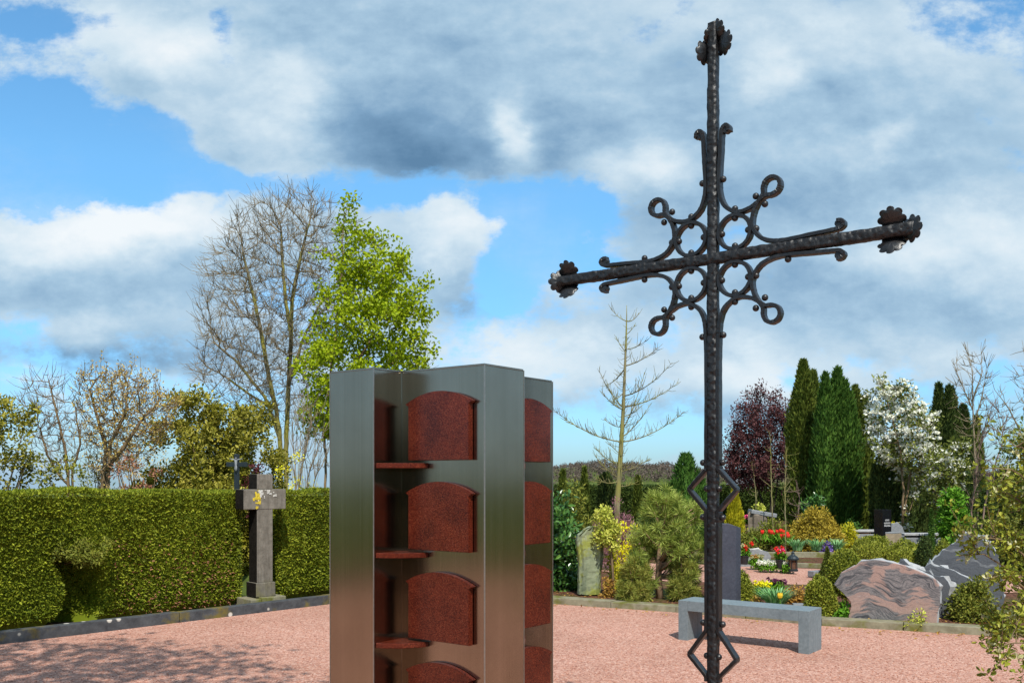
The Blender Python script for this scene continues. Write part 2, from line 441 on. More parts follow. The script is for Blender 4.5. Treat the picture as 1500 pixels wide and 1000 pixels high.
# how bright the cloud is: sunlit heads against grey bellies
up = nt.nodes.new('ShaderNodeVectorMath'); up.operation = 'ADD'; up.inputs[1].default_value = (.012, .045, 0); nt.links.new(base, up.inputs[0])
fine_up = E(wnoise(up.outputs[0], 4.6, 8, .56).outputs['Fac'])
relief = (fine - fine_up)
lit = total([(250, 60, 110, 60, .34), (90, 70, 160, 90, .20), (425, 130, 60, 80, .30), (757, 185, 32, 56, .44), (230, 338, 170, 34, .46), (60, 360, 120, 40, .26), (650, 345, 80, 40, .40),
             (945, 240, 70, 34, .34), (1120, 100, 44, 36, .34), (1280, 208, 34, 22, .20), (1430, 365, 170, 60, .30), (1250, 520, 300, 40, .14), (820, 520, 150, 50, .26),
             (1300, 30, 330, 60, .16), (800, 30, 300, 40, .06), (700, 500, 90, 50, .2), (100, 455, 190, 22, .16), (80, 545, 130, 12, .26), (1080, 545, 80, 36, .24), (350, 200, 110, 70, .14), (430, 250, 60, 50, .12),
             (560, 190, 160, 80, -.30), (420, 40, 90, 50, -.16), (640, 240, 90, 46, -.24), (840, 230, 70, 60, -.18), (700, 60, 120, 70, -.06), (690, 430, 60, 26, -.34), (140, 510, 260, 24, -.34), (175, 120, 46, 34, -.16),
             (1250, 290, 240, 44, -.12), (1130, 420, 160, 30, -.16), (1000, 610, 250, 22, -.14), (960, 330, 90, 44, -.10), (1000, 140, 110, 80, -.08), (240, 430, 200, 26, -.06), (1330, 590, 150, 24, -.12)], .475)
up2 = nt.nodes.new('ShaderNodeVectorMath'); up2.operation = 'ADD'; up2.inputs[1].default_value = (.004, .016, 0); nt.links.new(base, up2.inputs[0])
relief2 = fine2 - E(wnoise(up2.outputs[0], 15.0, 6, .6).outputs['Fac'])
br = E.op('ADD', lit + relief*.72 + relief2*.28, (fine2 - .5)*.12 + sstep(dens, .75, .35)*.10, clamp=True)
def ramp_w(f, stops):
    x = nt.nodes.new('ShaderNodeValToRGB')
    while len(x.color_ramp.elements) < len(stops): x.color_ramp.elements.new(.5)
    for e, (p, c) in zip(x.color_ramp.elements, stops): e.position = p; e.color = (*c, 1)
    nt.links.new(f.k, x.inputs[0]); return x.outputs[0]
cloud_col = ramp_w(br, [(0, (.11, .22, .36)), (.25, (.21, .36, .53)), (.48, (.39, .56, .71)), (.72, (.64, .765, .85)), (1, (.88, .92, .94))])
nish = nt.nodes.new('ShaderNodeTexSky'); nish.sky_type = 'NISHITA'; nish.sun_disc = False
nish.sun_elevation = R(SUN_EL); nish.sun_rotation = R(SUN_AZ); nish.air_density = 1.0; nish.dust_density = .6; nish.ozone_density = 2.0
bg1 = nt.nodes.new('ShaderNodeBackground'); bg1.inputs['Strength'].default_value = .15
tint = nt.nodes.new('ShaderNodeMix'); tint.data_type = 'RGBA'; tint.blend_type = 'MULTIPLY'; tint.inputs[0].default_value = 1
nt.links.new(nish.outputs[0], tint.inputs[6]); nt.links.new(ramp_w(dz, [(0, (.40, .60, .86)), (.12, (.46, .77, 1.0)), (.30, (.62, 1.02, 1.14)), (.6, (.62, 1.0, 1.1))]), tint.inputs[7])
nt.links.new(tint.outputs[2], bg1.inputs['Color'])
bg2 = nt.nodes.new('ShaderNodeBackground'); bg2.inputs['Strength'].default_value = .86
nt.links.new(cloud_col, bg2.inputs['Color'])
mixw = nt.nodes.new('ShaderNodeMixShader'); nt.links.new(mask.k, mixw.inputs[0])
nt.links.new(bg1.outputs[0], mixw.inputs[1]); nt.links.new(bg2.outputs[0], mixw.inputs[2])
wout = nt.nodes.new('ShaderNodeOutputWorld'); nt.links.new(mixw.outputs[0], wout.inputs[0])
world.cycles.sampling_method = 'MANUAL'; world.cycles.sample_map_resolution = 512

vs = scene.view_settings
scene.display_settings.display_device = 'sRGB'
vs.view_transform = 'Standard'; vs.look = 'None'; vs.exposure = .28; vs.gamma = 1; vs.use_curve_mapping = False
scene.render.engine = 'CYCLES'
scene.cycles.max_bounces = 8; scene.cycles.transparent_max_bounces = 6; scene.cycles.diffuse_bounces = 3; scene.cycles.glossy_bounces = 4
scene.cycles.use_denoising = True
scene.cycles.sample_clamp_indirect = 6

# ------------------------------------------------------------------ ground
U2 = np.array([math.cos(R(37)), -math.sin(R(37))]); V2 = np.array([math.sin(R(37)), math.cos(R(37))])   # the grid the court is laid out on
U3 = Vector((U2[0], U2[1], 0)); V3 = Vector((V2[0], V2[1], 0)); Z3 = Vector((0, 0, 1))

def terrain():
    xs = np.concatenate([np.linspace(-900, -60, 15), np.linspace(-50, 50, 21), np.linspace(60, 900, 15)])
    ys = np.concatenate([np.linspace(-80, 50, 14), np.linspace(60, 200, 15), np.linspace(230, 2400, 30)])
    gxx, gyy = np.meshgrid(xs, ys)
    zz = -np.maximum(0, gyy-48)*.013*(1 - np.exp(-np.maximum(0, gyy-48)/60))
    v = np.stack([gxx, gyy, zz], -1).reshape(-1, 3); nx = len(xs)
    f = [[j*nx+i, j*nx+i+1, (j+1)*nx+i+1, (j+1)*nx+i] for j in range(len(ys)-1) for i in range(nx-1)]
    tag(MB().add(v, np.array(f)).build('ground', M['meadow'], smooth=True), kind='structure')
terrain()
def sheet(name, pts, z, m):
    bm = bmesh.new(); f = bm.faces.new([bm.verts.new((x, y, z)) for x, y in pts])
    if f.normal.z < 0: f.normal_flip()
    bmesh.ops.triangulate(bm, faces=bm.faces[:])
    o = bm_obj(bm, name, m); tag(o, kind='structure')
    for p in o.data.polygons:
        if p.normal.z < 0: p.flip()
    return o
# kerb lines (front faces, at ground level)
KD = np.array([.668, .744]); KN = np.array([-.744, .668]); K0 = np.array([-5.2, 9.59])
def KP(t, o=0.0): return K0 + KD*t + KN*o
RK = [(-1.1, 13.9), (.505, 12.70), (2.06, 11.87), (3.54, 10.80), (5.13, 10.10), (7.2, 9.2), (12, 7.2)]
sheet('gravel_court', [tuple(KP(-16)), tuple(KP(5.2)), tuple(KP(6.6)), (-1.1, 13.95)] + [(x, y+.05) for x, y in RK[1:]] + [(14, -11), (-18, -11)], .012, M['gravel'])
sheet('flower_bed', [(x, y+.02) for x, y in RK] + [(16, 9), (16, 52), (-4, 52), (-2.2, 16.5)], .006, M['soil'])
sheet('hedge_bed', [tuple(KP(-16, .05)), tuple(KP(6.6, .05)), tuple(KP(6.6, 1.6)), tuple(KP(-16, 1.6))], .008, M['soil'])
sheet('bed_fill', [(x, y+.05) for x, y in RK] + [(12, 12.5), (6.2, 13.4), (4.6, 14.4), (1.2, 15.2), (-.6, 15.4)], .075, M['soil'])
sheet('garden_path', [(.5, 19.2), (2.8, 14.95), (5.0, 14.3), (9.0, 13.6), (9.5, 16.0), (6.2, 17.3), (3.2, 18.6)], .016, M['gravel'])
sheet('rear_path', [(-12, 19), (-4, 22), (-4, 26), (-14, 26)], .016, M['gravel'])

def kerb(name, line, m, w, h, seg, z0=0.0):
    """a row of kerb stones with open joints"""
    line = np.array(line, float); bm = bmesh.new()
    for a, b in zip(line[:-1], line[1:]):
        L = np.linalg.norm(b-a); d = (b-a)/L; nn = np.array([-d[1], d[0]])
        k = max(1, round(L/seg))
        for i in range(k):
            p = a + d*(L*i/k+.003); l = L/k-.006
            jz = random.uniform(-.006, .006); jo = random.uniform(-.006, .006)
            add_oprism(bm, (p[0]+nn[0]*jo, p[1]+nn[1]*jo, z0-.05), (d[0], d[1], 0), (nn[0], nn[1], 0), (0, 0, 1), l, w, h+.05+jz, .008)
    o = bm_obj(bm, name, m); tag(o, kind='structure'); return o
kerb('basalt_kerb', [KP(-15), KP(6.2)], M['kerb_dark'], .13, .135, 2.1)
kerb('bed_kerb', RK, M['kerb_light'], .22, .095, 1.0)
kerb('grave_kerb', [(3.1, 18.9), (6.3, 17.5), (7.4, 17.1)], M['kerb_light'], .15, .09, 1.2)
kerb('rear_kerb', [(2.2, 20.6), (8.5, 19.9)], M['kerb_light'], .15, .12, 1.2)

# far land: a low wooded rise beyond the fields
def hills():
    xs = np.linspace(-60, 900, 90); ys = np.linspace(260, 1100, 40)
    gxx, gyy = np.meshgrid(xs, ys)
    t = np.clip((gyy-260)/330, 0, 1); ramp = t*t*(3-2*t)
    side = np.clip((gxx+60)/90, 0, 1)
    zz = -.013*(gyy-48) - .6 + ramp*side*(12.5 + 2.2*np.sin(gxx*.013+1) + 1.3*np.sin(gxx*.037)) 
    v = np.stack([gxx, gyy, zz], -1).reshape(-1, 3); nx = len(xs)
    f = [[j*nx+i, j*nx+i+1, (j+1)*nx+i+1, (j+1)*nx+i] for j in range(len(ys)-1) for i in range(nx-1)]
    tag(MB().add(v, np.array(f)).build('hills', M['meadow'], smooth=True), kind='structure')
hills()

# ------------------------------------------------------------------ columbarium
def columbarium():
    D = np.array([-.115, 3.97]); a, b, n = .48, .28, .175
    pts = [D]
    for vec in (V2*b, -U2*n, V2*a, -U2*b, -V2*n, -U2*a, -V2*b, U2*n, -V2*a, U2*b, V2*n):
        pts.append(pts[-1] + vec)
    c = np.mean(pts, axis=0); H = 2.18
    t = thing('urn_columbarium', 'tall brushed steel urn tower with red granite niche plaques', 'columbarium', (c[0], c[1], 0))
    bm = bmesh.new(); add_prism(bm, [tuple(p) for p in pts], .02, H-.004, .003)
    body = bm_obj(bm, 'body', M['steel'], t)
    q = [c + (p-c)*1.0 for p in pts]
    bm = bmesh.new(); add_prism(bm, [tuple(c + (p-c)*.992) for p in pts], H-.004, H+.004, .0015)
    bm_obj(bm, 'top_plate', M['steel'], t)
    # ground weld seams along the outer corners
    for p, q1, q2 in [(pts[i], pts[i-1], pts[(i+1) % 12]) for i in (0, 1, 3, 4, 6, 7, 9, 10)]:
        e1 = (q1-p)/np.linalg.norm(q1-p); e2 = (q2-p)/np.linalg.norm(q2-p); o = -(e1+e2)*.0012
        bm = bmesh.new(); add_prism(bm, [tuple(p+o), tuple(p+o+e1*.0045), tuple(p+(e1+e2)*.003), tuple(p+o+e2*.0045)], .021, H-.002)
        bm_obj(bm, 'corner_seam', M['seam'], t)
    bm = bmesh.new(); add_prism(bm, [tuple(c + (p-c)*1.02) for p in pts], .0, .02, .002)
    bm_obj(bm, 'plinth', M['slate_dark'], t)
    # four plaque faces: start corner C (inner notch corner), direction along the face, outward normal
    faces = [(pts[0]-U2*a, U2, -V2), (pts[3]-V2*a, V2, U2), (pts[6]+U2*a, -U2, V2), (pts[9]+V2*a, -V2, -U2)]
    prot_p = prot_s = None
    for fi, (C, d, nn) in enumerate(faces):
        d3, n3 = Vector((*d, 0)), Vector((*nn, 0)); C3 = Vector((*C, 0))
        for r in range(5):
            z0 = 1.778 - .393*r
            bm = bmesh.new()
            hw, hb, lip, rise = .193, .175, .016, .05
            ztop = .25
            pr = [(-hb, 0), (hb, 0), (hb, ztop-.012), (hw, ztop)]
            for i in range(1, 16):
                x = hw - 2*hw*i/16; pr.append((x, ztop + rise*(1-(x/hw)**2)))
            pr += [(-hw, ztop), (-hb, ztop-.012)]
            o = C3 + d3*.243 + Vector((0, 0, z0))
            fr = [bm.verts.new(o + d3*x + Z3*z + n3*.030) for x, z in pr]
            bk = [bm.verts.new(o + d3*x + Z3*z + n3*.004) for x, z in pr]
            fs = [bm.faces.new(fr), bm.faces.new(bk[::-1])]
            for i in range(len(pr)): fs.append(bm.faces.new((fr[i], fr[(i+1) % len(pr)], bk[(i+1) % len(pr)], bk[i])))
            bmesh.ops.recalc_face_normals(bm, faces=bm.faces[:])
            bmesh.ops.bevel(bm, geom=[e for e in fs[0].edges], offset=.0022, segments=2, affect='EDGES')
            bm_obj(bm, 'niche_plaque', M['granite'], t)
            # corner shelf in the notch, front edge cut in three facets
            if r < 5:
                bm = bmesh.new()
                w3 = -d3  # wall along -V-ish: notch wall runs outward along nn
                zs = z0 - .012
                pl = [(.001, .001), (.165, .001), (.150, .045), (.105, .105), (.045, .150), (.001, .165)]
                vv = [bm.verts.new(C3 + d3*x + n3*y + Z3*(zs-.022)) for x, y in pl]
                v2 = [bm.verts.new(C3 + d3*x + n3*y + Z3*zs) for x, y in pl]
                bm.faces.new(vv); bm.faces.new(v2)
                for i in range(len(pl)): bm.faces.new((vv[i], vv[(i+1) % len(pl)], v2[(i+1) % len(pl)], v2[i]))
                bmesh.ops.recalc_face_normals(bm, faces=bm.faces[:])
                bmesh.ops.bevel(bm, geom=bm.edges[:], offset=.0018, segments=1, affect='EDGES')
                bm_obj(bm, 'corner_shelf', M['granite'], t)
columbarium()

# ------------------------------------------------------------------ wrought iron cross
def iron_cross():
    KK = .95; S = .00362*KK; C = Vector((1.066*KK, 5.0*KK, EYE + 1.161*KK)); N3 = -V3
    t = thing('iron_cross', 'tall black wrought iron cross with scrolls, rings and rosettes', 'cross', (C.x, C.y, 0))
    def P(a, b, n=0.0): return C + U3*(a*S) + Z3*(b*S) + N3*n
    # hammered bars
    def bar(name, p0, p1, axis, w, d, taper=.0, seg=90, n0=0.0):
        mb = MB(); k = 12
        L = np.linspace(0, 1, seg)
        side = U3 if axis == 'z' else Z3
        vs_ = []
        def dents(step, amp):
            kk = max(4, int(seg/step)); a_ = np.array([[random.uniform(-1, 1) for _ in range(12)] for _ in range(kk)])*amp; xs_ = np.sort(np.array([random.random() for _ in range(kk)]))
            return np.stack([np.interp(L, xs_, a_[:, j_]) for j_ in range(12)], 1)
        dent_ = dents(5, .060) + dents(2.2, .050) + dents(17, .03)
        for i, s in enumerate(L):
            c = Vector(p0).lerp(Vector(p1), s)
            jw = jd = 1.0
            ww = w*(1 - taper*max(0, (s-.8)/.2))*jw; dd = d*jd
            ring = []
            for j_, (u, v) in enumerate(((-1, -1), (-.35, -1.0), (.35, -1.0), (1, -1), (1, -.35), (1, .35), (1, 1), (.35, 1), (-.35, 1), (-1, 1), (-1, .35), (-1, -.35))):
                cr = .90 if abs(u) == 1 and abs(v) == 1 else 1.0
                q = .97 + dent_[i, j_]
                ring.append(c + side*(u*ww/2*cr*q) + N3*(n0 + v*dd/2*cr*q))
            vs_ += ring
        f = [[i*k+j, i*k+(j+1) % k, (i+1)*k+(j+1) % k, (i+1)*k+j] for i in range(seg-1) for j in range(k)]
        f += [list(range(k))[::-1], [(seg-1)*k+j for j in range(k)]]
        mb.add([tuple(x) for x in vs_], f)
        return mb.build(name, M['iron'], t, smooth=True)
    bar('post', (C.x, C.y, 0.05), tuple(P(0, 344)), 'z', .056, .050, .12, 520)
    bar('crossbar', tuple(P(-280, 0)), tuple(P(280, 0)), 'x', .058, .048, 0, 320, .004)
    # flat strap along a plane curve (a, b)
    def catmull(pts, n=7):
        pts = [np.array(p, float) for p in pts]; out = []
        for i in range(len(pts)-1):
            p0 = pts[max(i-1, 0)]; p1, p2 = pts[i], pts[i+1]; p3 = pts[min(i+2, len(pts)-1)]
            for j in range(n):
                s = j/n
                out.append(.5*((2*p1) + (p2-p0)*s + (2*p0-5*p1+4*p2-p3)*s*s + (-p0+3*p1-3*p2+p3)*s**3))
        out.append(pts[-1]); return np.array(out)
    def strap(mb, ab, th=.013, dp=.032, n0=0.0, closed=False):
        ab = np.asarray(ab); n = len(ab)
        if closed: tg = np.roll(ab, -1, 0) - np.roll(ab, 1, 0)
        else: tg = np.gradient(ab, axis=0)
        tg /= np.maximum(np.linalg.norm(tg, axis=1, keepdims=True), 1e-6); nr = np.stack([-tg[:, 1], tg[:, 0]], 1)
        prof = [(-.5, -.38), (-.5, .38), (-.36, .5), (.36, .5), (.5, .38), (.5, -.38), (.36, -.5), (-.36, -.5)]; k = len(prof)
        v = []
        for i in range(n):
            j1 = 1 + random.uniform(-.05, .05)
            for x, y in prof:
                q = ab[i] + nr[i]*(x*th/S*j1)
                v.append(tuple(P(q[0], q[1], n0 + y*dp*j1)))
        m_ = n if closed else n-1
        f = [[i*k+j, i*k+(j+1) % k, ((i+1) % n)*k+(j+1) % k, ((i+1) % n)*k+j] for i in range(m_) for j in range(k)]
        if not closed: f += [list(range(k))[::-1], [(n-1)*k+j for j in range(k)]]
        mb.add(v, f)
    half_free = [(25.5, 181), (25, 187), (20.5, 190), (16, 186.5), (14.2, 178), (12.6, 148), (10.6, 113), (12.0, 92), (20, 73), (37.7, 61.6), (55.5, 63), (68, 69), (79.5, 77), (90, 77.5), (98.5, 81.5), (102, 90)]
    corner = (98.5, 98.5)
    down = [(9.3, 618), (9.6, 611), (36.5, 583), (36.5, 580), (9.6, 544), (9.2, 530), (9.0, 460), (9.2, 385), (9.8, 368), (36.5, 339), (36.5, 336), (9.8, 308), (9.4, 298), (9.0, 220), (9.0, 150), (10.2, 113), (12.0, 92)]
    def diamond(pts, rnd): return pts
    tail = half_free[8:]
    for sa in (1, -1):
        for sb in (1, -1):
            a_half = [(y, x) for x, y in half_free][::-1]           # the mirrored half that ends on the crossbar
            if sb > 0:
                path = catmull(half_free + [corner] + a_half)
            else:
                straight = []
                for p in down[:-1]: straight.append(p)
                # sharp diamonds: linear down the shaft, smooth above
                lin = []
                for p, q in zip(straight[:-1], straight[1:]):
                    for s in np.linspace(0, 1, 6, endpoint=False): lin.append((p[0]+(q[0]-p[0])*s, p[1]+(q[1]-p[1])*s))
                path = np.concatenate([np.array(lin), catmull([straight[-1], (12.0, 92)] + tail + [corner] + a_half)])
            mb = MB(); strap(mb, path*np.array([sa, sb]), (.021 if sb > 0 else .020), .046, n0=random.uniform(-.001, .001))
            # rolled scroll tips
            for (a, b, ok) in ((21.5, 183.5, sb > 0), (183.5, 21.5, True)):
                if ok:
                    th = np.linspace(0, 2*np.pi, 12, endpoint=False)
                    v = [tuple(P(sa*a + 5.2*math.cos(q), sb*b + 5.2*math.sin(q), e*.017)) for e in (-1, 1) for q in th]
                    mb.add(v, [[i, (i+1) % 12, 12+(i+1) % 12, 12+i] for i in range(12)] + [list(range(12))[::-1], list(range(12, 24))])
            mb.build('scroll_band', M['strap'], t, smooth=False)
            th = np.linspace(0, 2*np.pi, 40, endpoint=False)
            ring = np.stack([sa*(34.5 + 24.3*np.cos(th)), sb*(33.5 + 24.3*np.sin(th))], 1)
            mb = MB(); strap(mb, ring, .020, .046, closed=True); mb.build('ring', M['strap'], t, smooth=False)
            for (a, b) in ((34.5, 53.5), (34.5, 13.5), (54.5, 33.5), (14.5, 33.5), (34.5, 67), (66.5, 33.5), (66, 79.5), (79.5, 66), (16.5, 113), (113, 16.5)):
                if (a, b) == (113, 16.5) and sa > 0 and sb > 0: continue
                studs.append((sa*a, sb*b))
    for b in (-298, -336, -378, -533, -581, -626):
        w = 9.5 if b in (-336, -581) else 15.5
        studs.append((w, b)); studs.append((-w, b))
    first = None
    for a, b in studs:
        p = P(a, b, .004)
        if first is None:
            mb = MB(); add_ball(mb, tuple(p), .0165, 14, 9); first = mb.build('stud', M['strap'], t, smooth=True)
            p_first = p
        else:
            o = first.copy(); COL.objects.link(o); o.parent = t; o.location = p - p_first
            s = random.uniform(.9, 1.1); o.scale = (1, 1, 1)
    # rosettes: scalloped cups, dome towards the bar, rim outward
    def rosette(a, b, da, db, r=.064, n=0.0):
        ax = (U3*da + Z3*db + N3*n).normalized(); e1 = N3.cross(ax)
        if e1.length < .1: e1 = Z3.copy()
        e1.normalize(); e2 = ax.cross(e1)
        mb = MB(); seg = 90; v = []
        o = P(a, b)
        rows = []
        for s in np.linspace(.04, 1, 10): rows.append((s, 1.0))
        for s in np.linspace(1, .1, 8): rows.append((s, .88))
        for s, sc in rows:
            for j in range(seg):
                th = 2*math.pi*j/seg
                lobe = abs(math.cos(4*th))**.5
                rr = r*math.sin(s*1.45)*(1 - .34*min(1, max(0, (s-.3)/.7))**1.2*(1-lobe))*sc
                groove = .005*s*(1-lobe)
                hh = (-.026*math.cos(s*1.45) + .004 - groove)*1.0 + (0 if sc == 1 else .004*(1 - s*.6))
                curl = .010*max(0, s-.8)/.2*lobe
                v.append(tuple(o + e1*rr*math.cos(th) + e2*rr*math.sin(th) + ax*(hh - curl)))
        nr_ = len(rows)
        f = [[i*seg+j, i*seg+(j+1) % seg, (i+1)*seg+(j+1) % seg, (i+1)*seg+j] for i in range(nr_-1) for j in range(seg)]
        f.append(list(range(seg))[::-1]); f.append([(nr_-1)*seg+j for j in range(seg)])
        mb.add(v, f); rs = mb.build('rosette', M['strap'], t, smooth=True)
        mb = MB(); add_ball(mb, tuple(o + ax*.004), .011, 10, 6); mb.build('rosette_boss', M['strap'], rs, smooth=True)
    for sa in (1, -1):
        rosette(sa*252, 17, 0, 1, n=-1.5); rosette(sa*252, -18, 0, -1, n=-1.3); rosette(278 if sa > 0 else -273, 0, sa, 0, n=-1.6 if sa > 0 else -.9)
    rosette(20, 310, 1, .1, n=-1.9); rosette(-16, 305, -1, .1, n=-.35); rosette(9, 333, .6, .4, r=.052, n=-1.3); rosette(-7, 330, -.8, .4, r=.046, n=-.2)
    bm = bmesh.new()
    for h0, h1, w in ((0, .16, .42), (.16, .24, .30)):
        o = Vector((C.x, C.y, h0)) - U3*w/2 - V3*w/2
        add_oprism(bm, o, U3, V3, Z3, w, w, h1-h0-.001, .01)
    bm_obj(bm, 'base_stone', M['greystone'], t)
studs = []
iron_cross()

# ------------------------------------------------------------------ slate bench
def bench():
    O = Vector((1.742, 9.88, 0)); L, W, H, T = 1.385, .36, .425, .105
    t = thing('slate_bench', 'low grey slate bench without backrest standing on the pink gravel', 'bench', (O.x, O.y, 0))
    b = .005
    def strips(name, o, ex, l, hh, z0):
        """leg made of glued slabs: shallow joints on its end"""
        bm = bmesh.new(); ws = [.115, .13, .11]; y = 0
        for w in ws:
            add_oprism(bm, o + V3*y + Z3*z0, ex, V3, Z3, l, w-.0025, hh, b*.6); y += w
        return bm_obj(bm, name, M['slate'], t)
    bm = bmesh.new(); add_oprism(bm, O + Z3*(H-T) + U3*(T+.001), U3, V3, Z3, L-2*T-.002, W-.003, T-.001, .002); bm_obj(bm, 'seat', M['slate'], t)
    strips('leg', O, U3, T, H+.01, -.01)
    strips('leg', O + U3*(L-T), U3, T, H+.01, -.01)
bench()
# ------------------------------------------------------------------ foliage generators
def add_leaves(mb, P, A, N, L, W, kind='diamond', m=0, fold=.18):
    A = nrm(A); S = nrm(np.cross(A, N)); N = np.cross(S, A)
    n = len(P); L = np.broadcast_to(L, (n,))[:, None]; W = np.broadcast_to(W, (n,))[:, None]
    if kind == 'diamond':
        v = np.stack([P, P + A*L*.45 + S*W*.5 + N*W*fold, P + A*L, P + A*L*.45 - S*W*.5 + N*W*fold], 1)
        f = np.arange(n*4).reshape(n, 4)
    else:   # oval leaf folded along its midrib
        v = np.stack([P, P + A*L*.28 + S*W*.46 + N*W*fold, P + A*L*.68 + S*W*.42 + N*W*fold, P + A*L - N*W*.12,
                      P + A*L*.68 - S*W*.42 + N*W*fold, P + A*L*.28 - S*W*.46 + N*W*fold], 1)
        b = np.arange(n)[:, None]*6
        f = np.concatenate([b + np.array([[0, 1, 2, 3]]), b + np.array([[3, 4, 5, 0]])], 0)
    mb.add(v.reshape(-1, 3), f, m)
def rdir(n): return nrm(rng.normal(size=(n, 3)))

def clump_leaves(mb, C, cr, per, L, W, kind='diamond', up=.35, out=.6, m=0, flat=1.0):
    """leaves gathered in clumps: C centres (k,3), cr radius (scalar or (k,))"""
    k = len(C); n = k*per
    ci = np.repeat(np.arange(k), per)
    d = rdir(n); r = rng.random(n)**.5
    crr = np.broadcast_to(cr, (k,))[ci][:, None]
    P = C[ci] + d*np.array([1, 1, flat])*crr*r[:, None]
    A = nrm(d*out + rdir(n)*.7 + np.array([0, 0, up*.6]))
    N = nrm(d*.85 + rdir(n)*.5 + np.array([0, -.15, up*1.3]))
    add_leaves(mb, P, A, N, L*rng.uniform(.65, 1.25, n), W*rng.uniform(.7, 1.2, n), kind, m)

def in_shape(n, shape='ellipsoid', surf=.5):
    """n points in a unit crown (x, y in -1..1, z in 0..1), pressed towards its surface"""
    d = rdir(n*3)
    r = 1 - rng.random(n*3)**1.0*(1-surf)
    if shape == 'ellipsoid':
        p = d*r[:, None]; p[:, 2] = p[:, 2]*.5 + .5
    elif shape == 'mound':
        q = d.copy(); q[:, 2] = np.abs(q[:, 2]); p = q/((np.abs(q)**3.4).sum(1)**(1/3.4))[:, None]*r[:, None]
    elif shape == 'dome':
        p = d*r[:, None]; p[:, 2] = np.abs(p[:, 2])
    elif shape == 'column':
        z = rng.random(n*3); rad = np.sqrt(np.clip(1-np.maximum(0, (z-.72)/.28)**1.7, 0, 1))*(.80+.20*np.sin(np.clip(z*2.2, 0, 1.57)))
        th = rng.random(n*3)*2*np.pi
        p = np.stack([np.cos(th)*rad*r, np.sin(th)*rad*r, z], 1)
    else:   # cone
        z = rng.random(n*3)**1.3; rad = (1-z)**.75
        th = rng.random(n*3)*2*np.pi
        p = np.stack([np.cos(th)*rad*r, np.sin(th)*rad*r, z], 1)
    return p[:n]

def lumps(p, amp, freq, seed):
    g = np.random.default_rng(seed); s = np.ones(len(p))
    for i in range(4):
        k = g.normal(size=3)*freq; s += amp/2*np.sin(p @ k + g.random()*6.28)
    return s

def box_dims(box, zb=.05):
    x0, x1, yt, Y = box
    cx = ((x0+x1)/2-750)/F*Y; rx = (x1-x0)/2/F*Y; top = EYE + (HOR-yt)/F*Y
    return cx, Y, rx, top, zb

def shrub(name, label, cat, box, mat, leaf=(.06, .03), clumps=(60, .16), per=60, shape='dome', kind='diamond', surf=.45, group=None,
          stem=None, zb=.05, zlow=0.0, depth=.9, lump=.22, up=.35, stems=8, srad=.012, extra=None, part='foliage', flat=1.0, lift=0.0):
    """thing > foliage + stem; the crown fills the box (px left, px right, px top, distance)"""
    cx, Y, rx, top, zb = box_dims(box, zb); H = top - zb - lift
    t = thing(name, label, cat, (cx, Y, zb), group)
    k, cr = clumps
    p = in_shape(k, shape, surf); p *= lumps(p, lump, 3.2, int(abs(cx*100+Y*7)))[:, None]
    p[:, 2] = np.clip(p[:, 2], .02, 1.05)
    C = np.stack([cx + p[:, 0]*(rx-cr*.6), Y + p[:, 1]*(rx-cr*.6)*depth, zb + lift + p[:, 2]*(H-cr*.6)], 1)
    mb = MB(); clump_leaves(mb, C, cr*rng.uniform(.7, 1.25, k), per, leaf[0], leaf[1], kind, up, flat=flat)
    mb.build(part, mat, t)
    if stem is not None:
        mb = MB()
        for i in range(stems):
            c = C[rng.integers(k)]; b = np.array([cx + rng.normal()*rx*.10, Y + rng.normal()*rx*.10, zb-.03])
            mid = b*.5 + c*.5 + np.array([rng.normal()*.06*rx, rng.normal()*.06*rx, .08*H])
            add_tube(mb, [b, b*.7+mid*.3+np.array([0, 0, .04*H]), mid, c], [srad*1.3, srad, srad*.8, srad*.35], 5)
        mb.build('stem', stem, t)
    if extra: extra(t, C, cr)
    return t

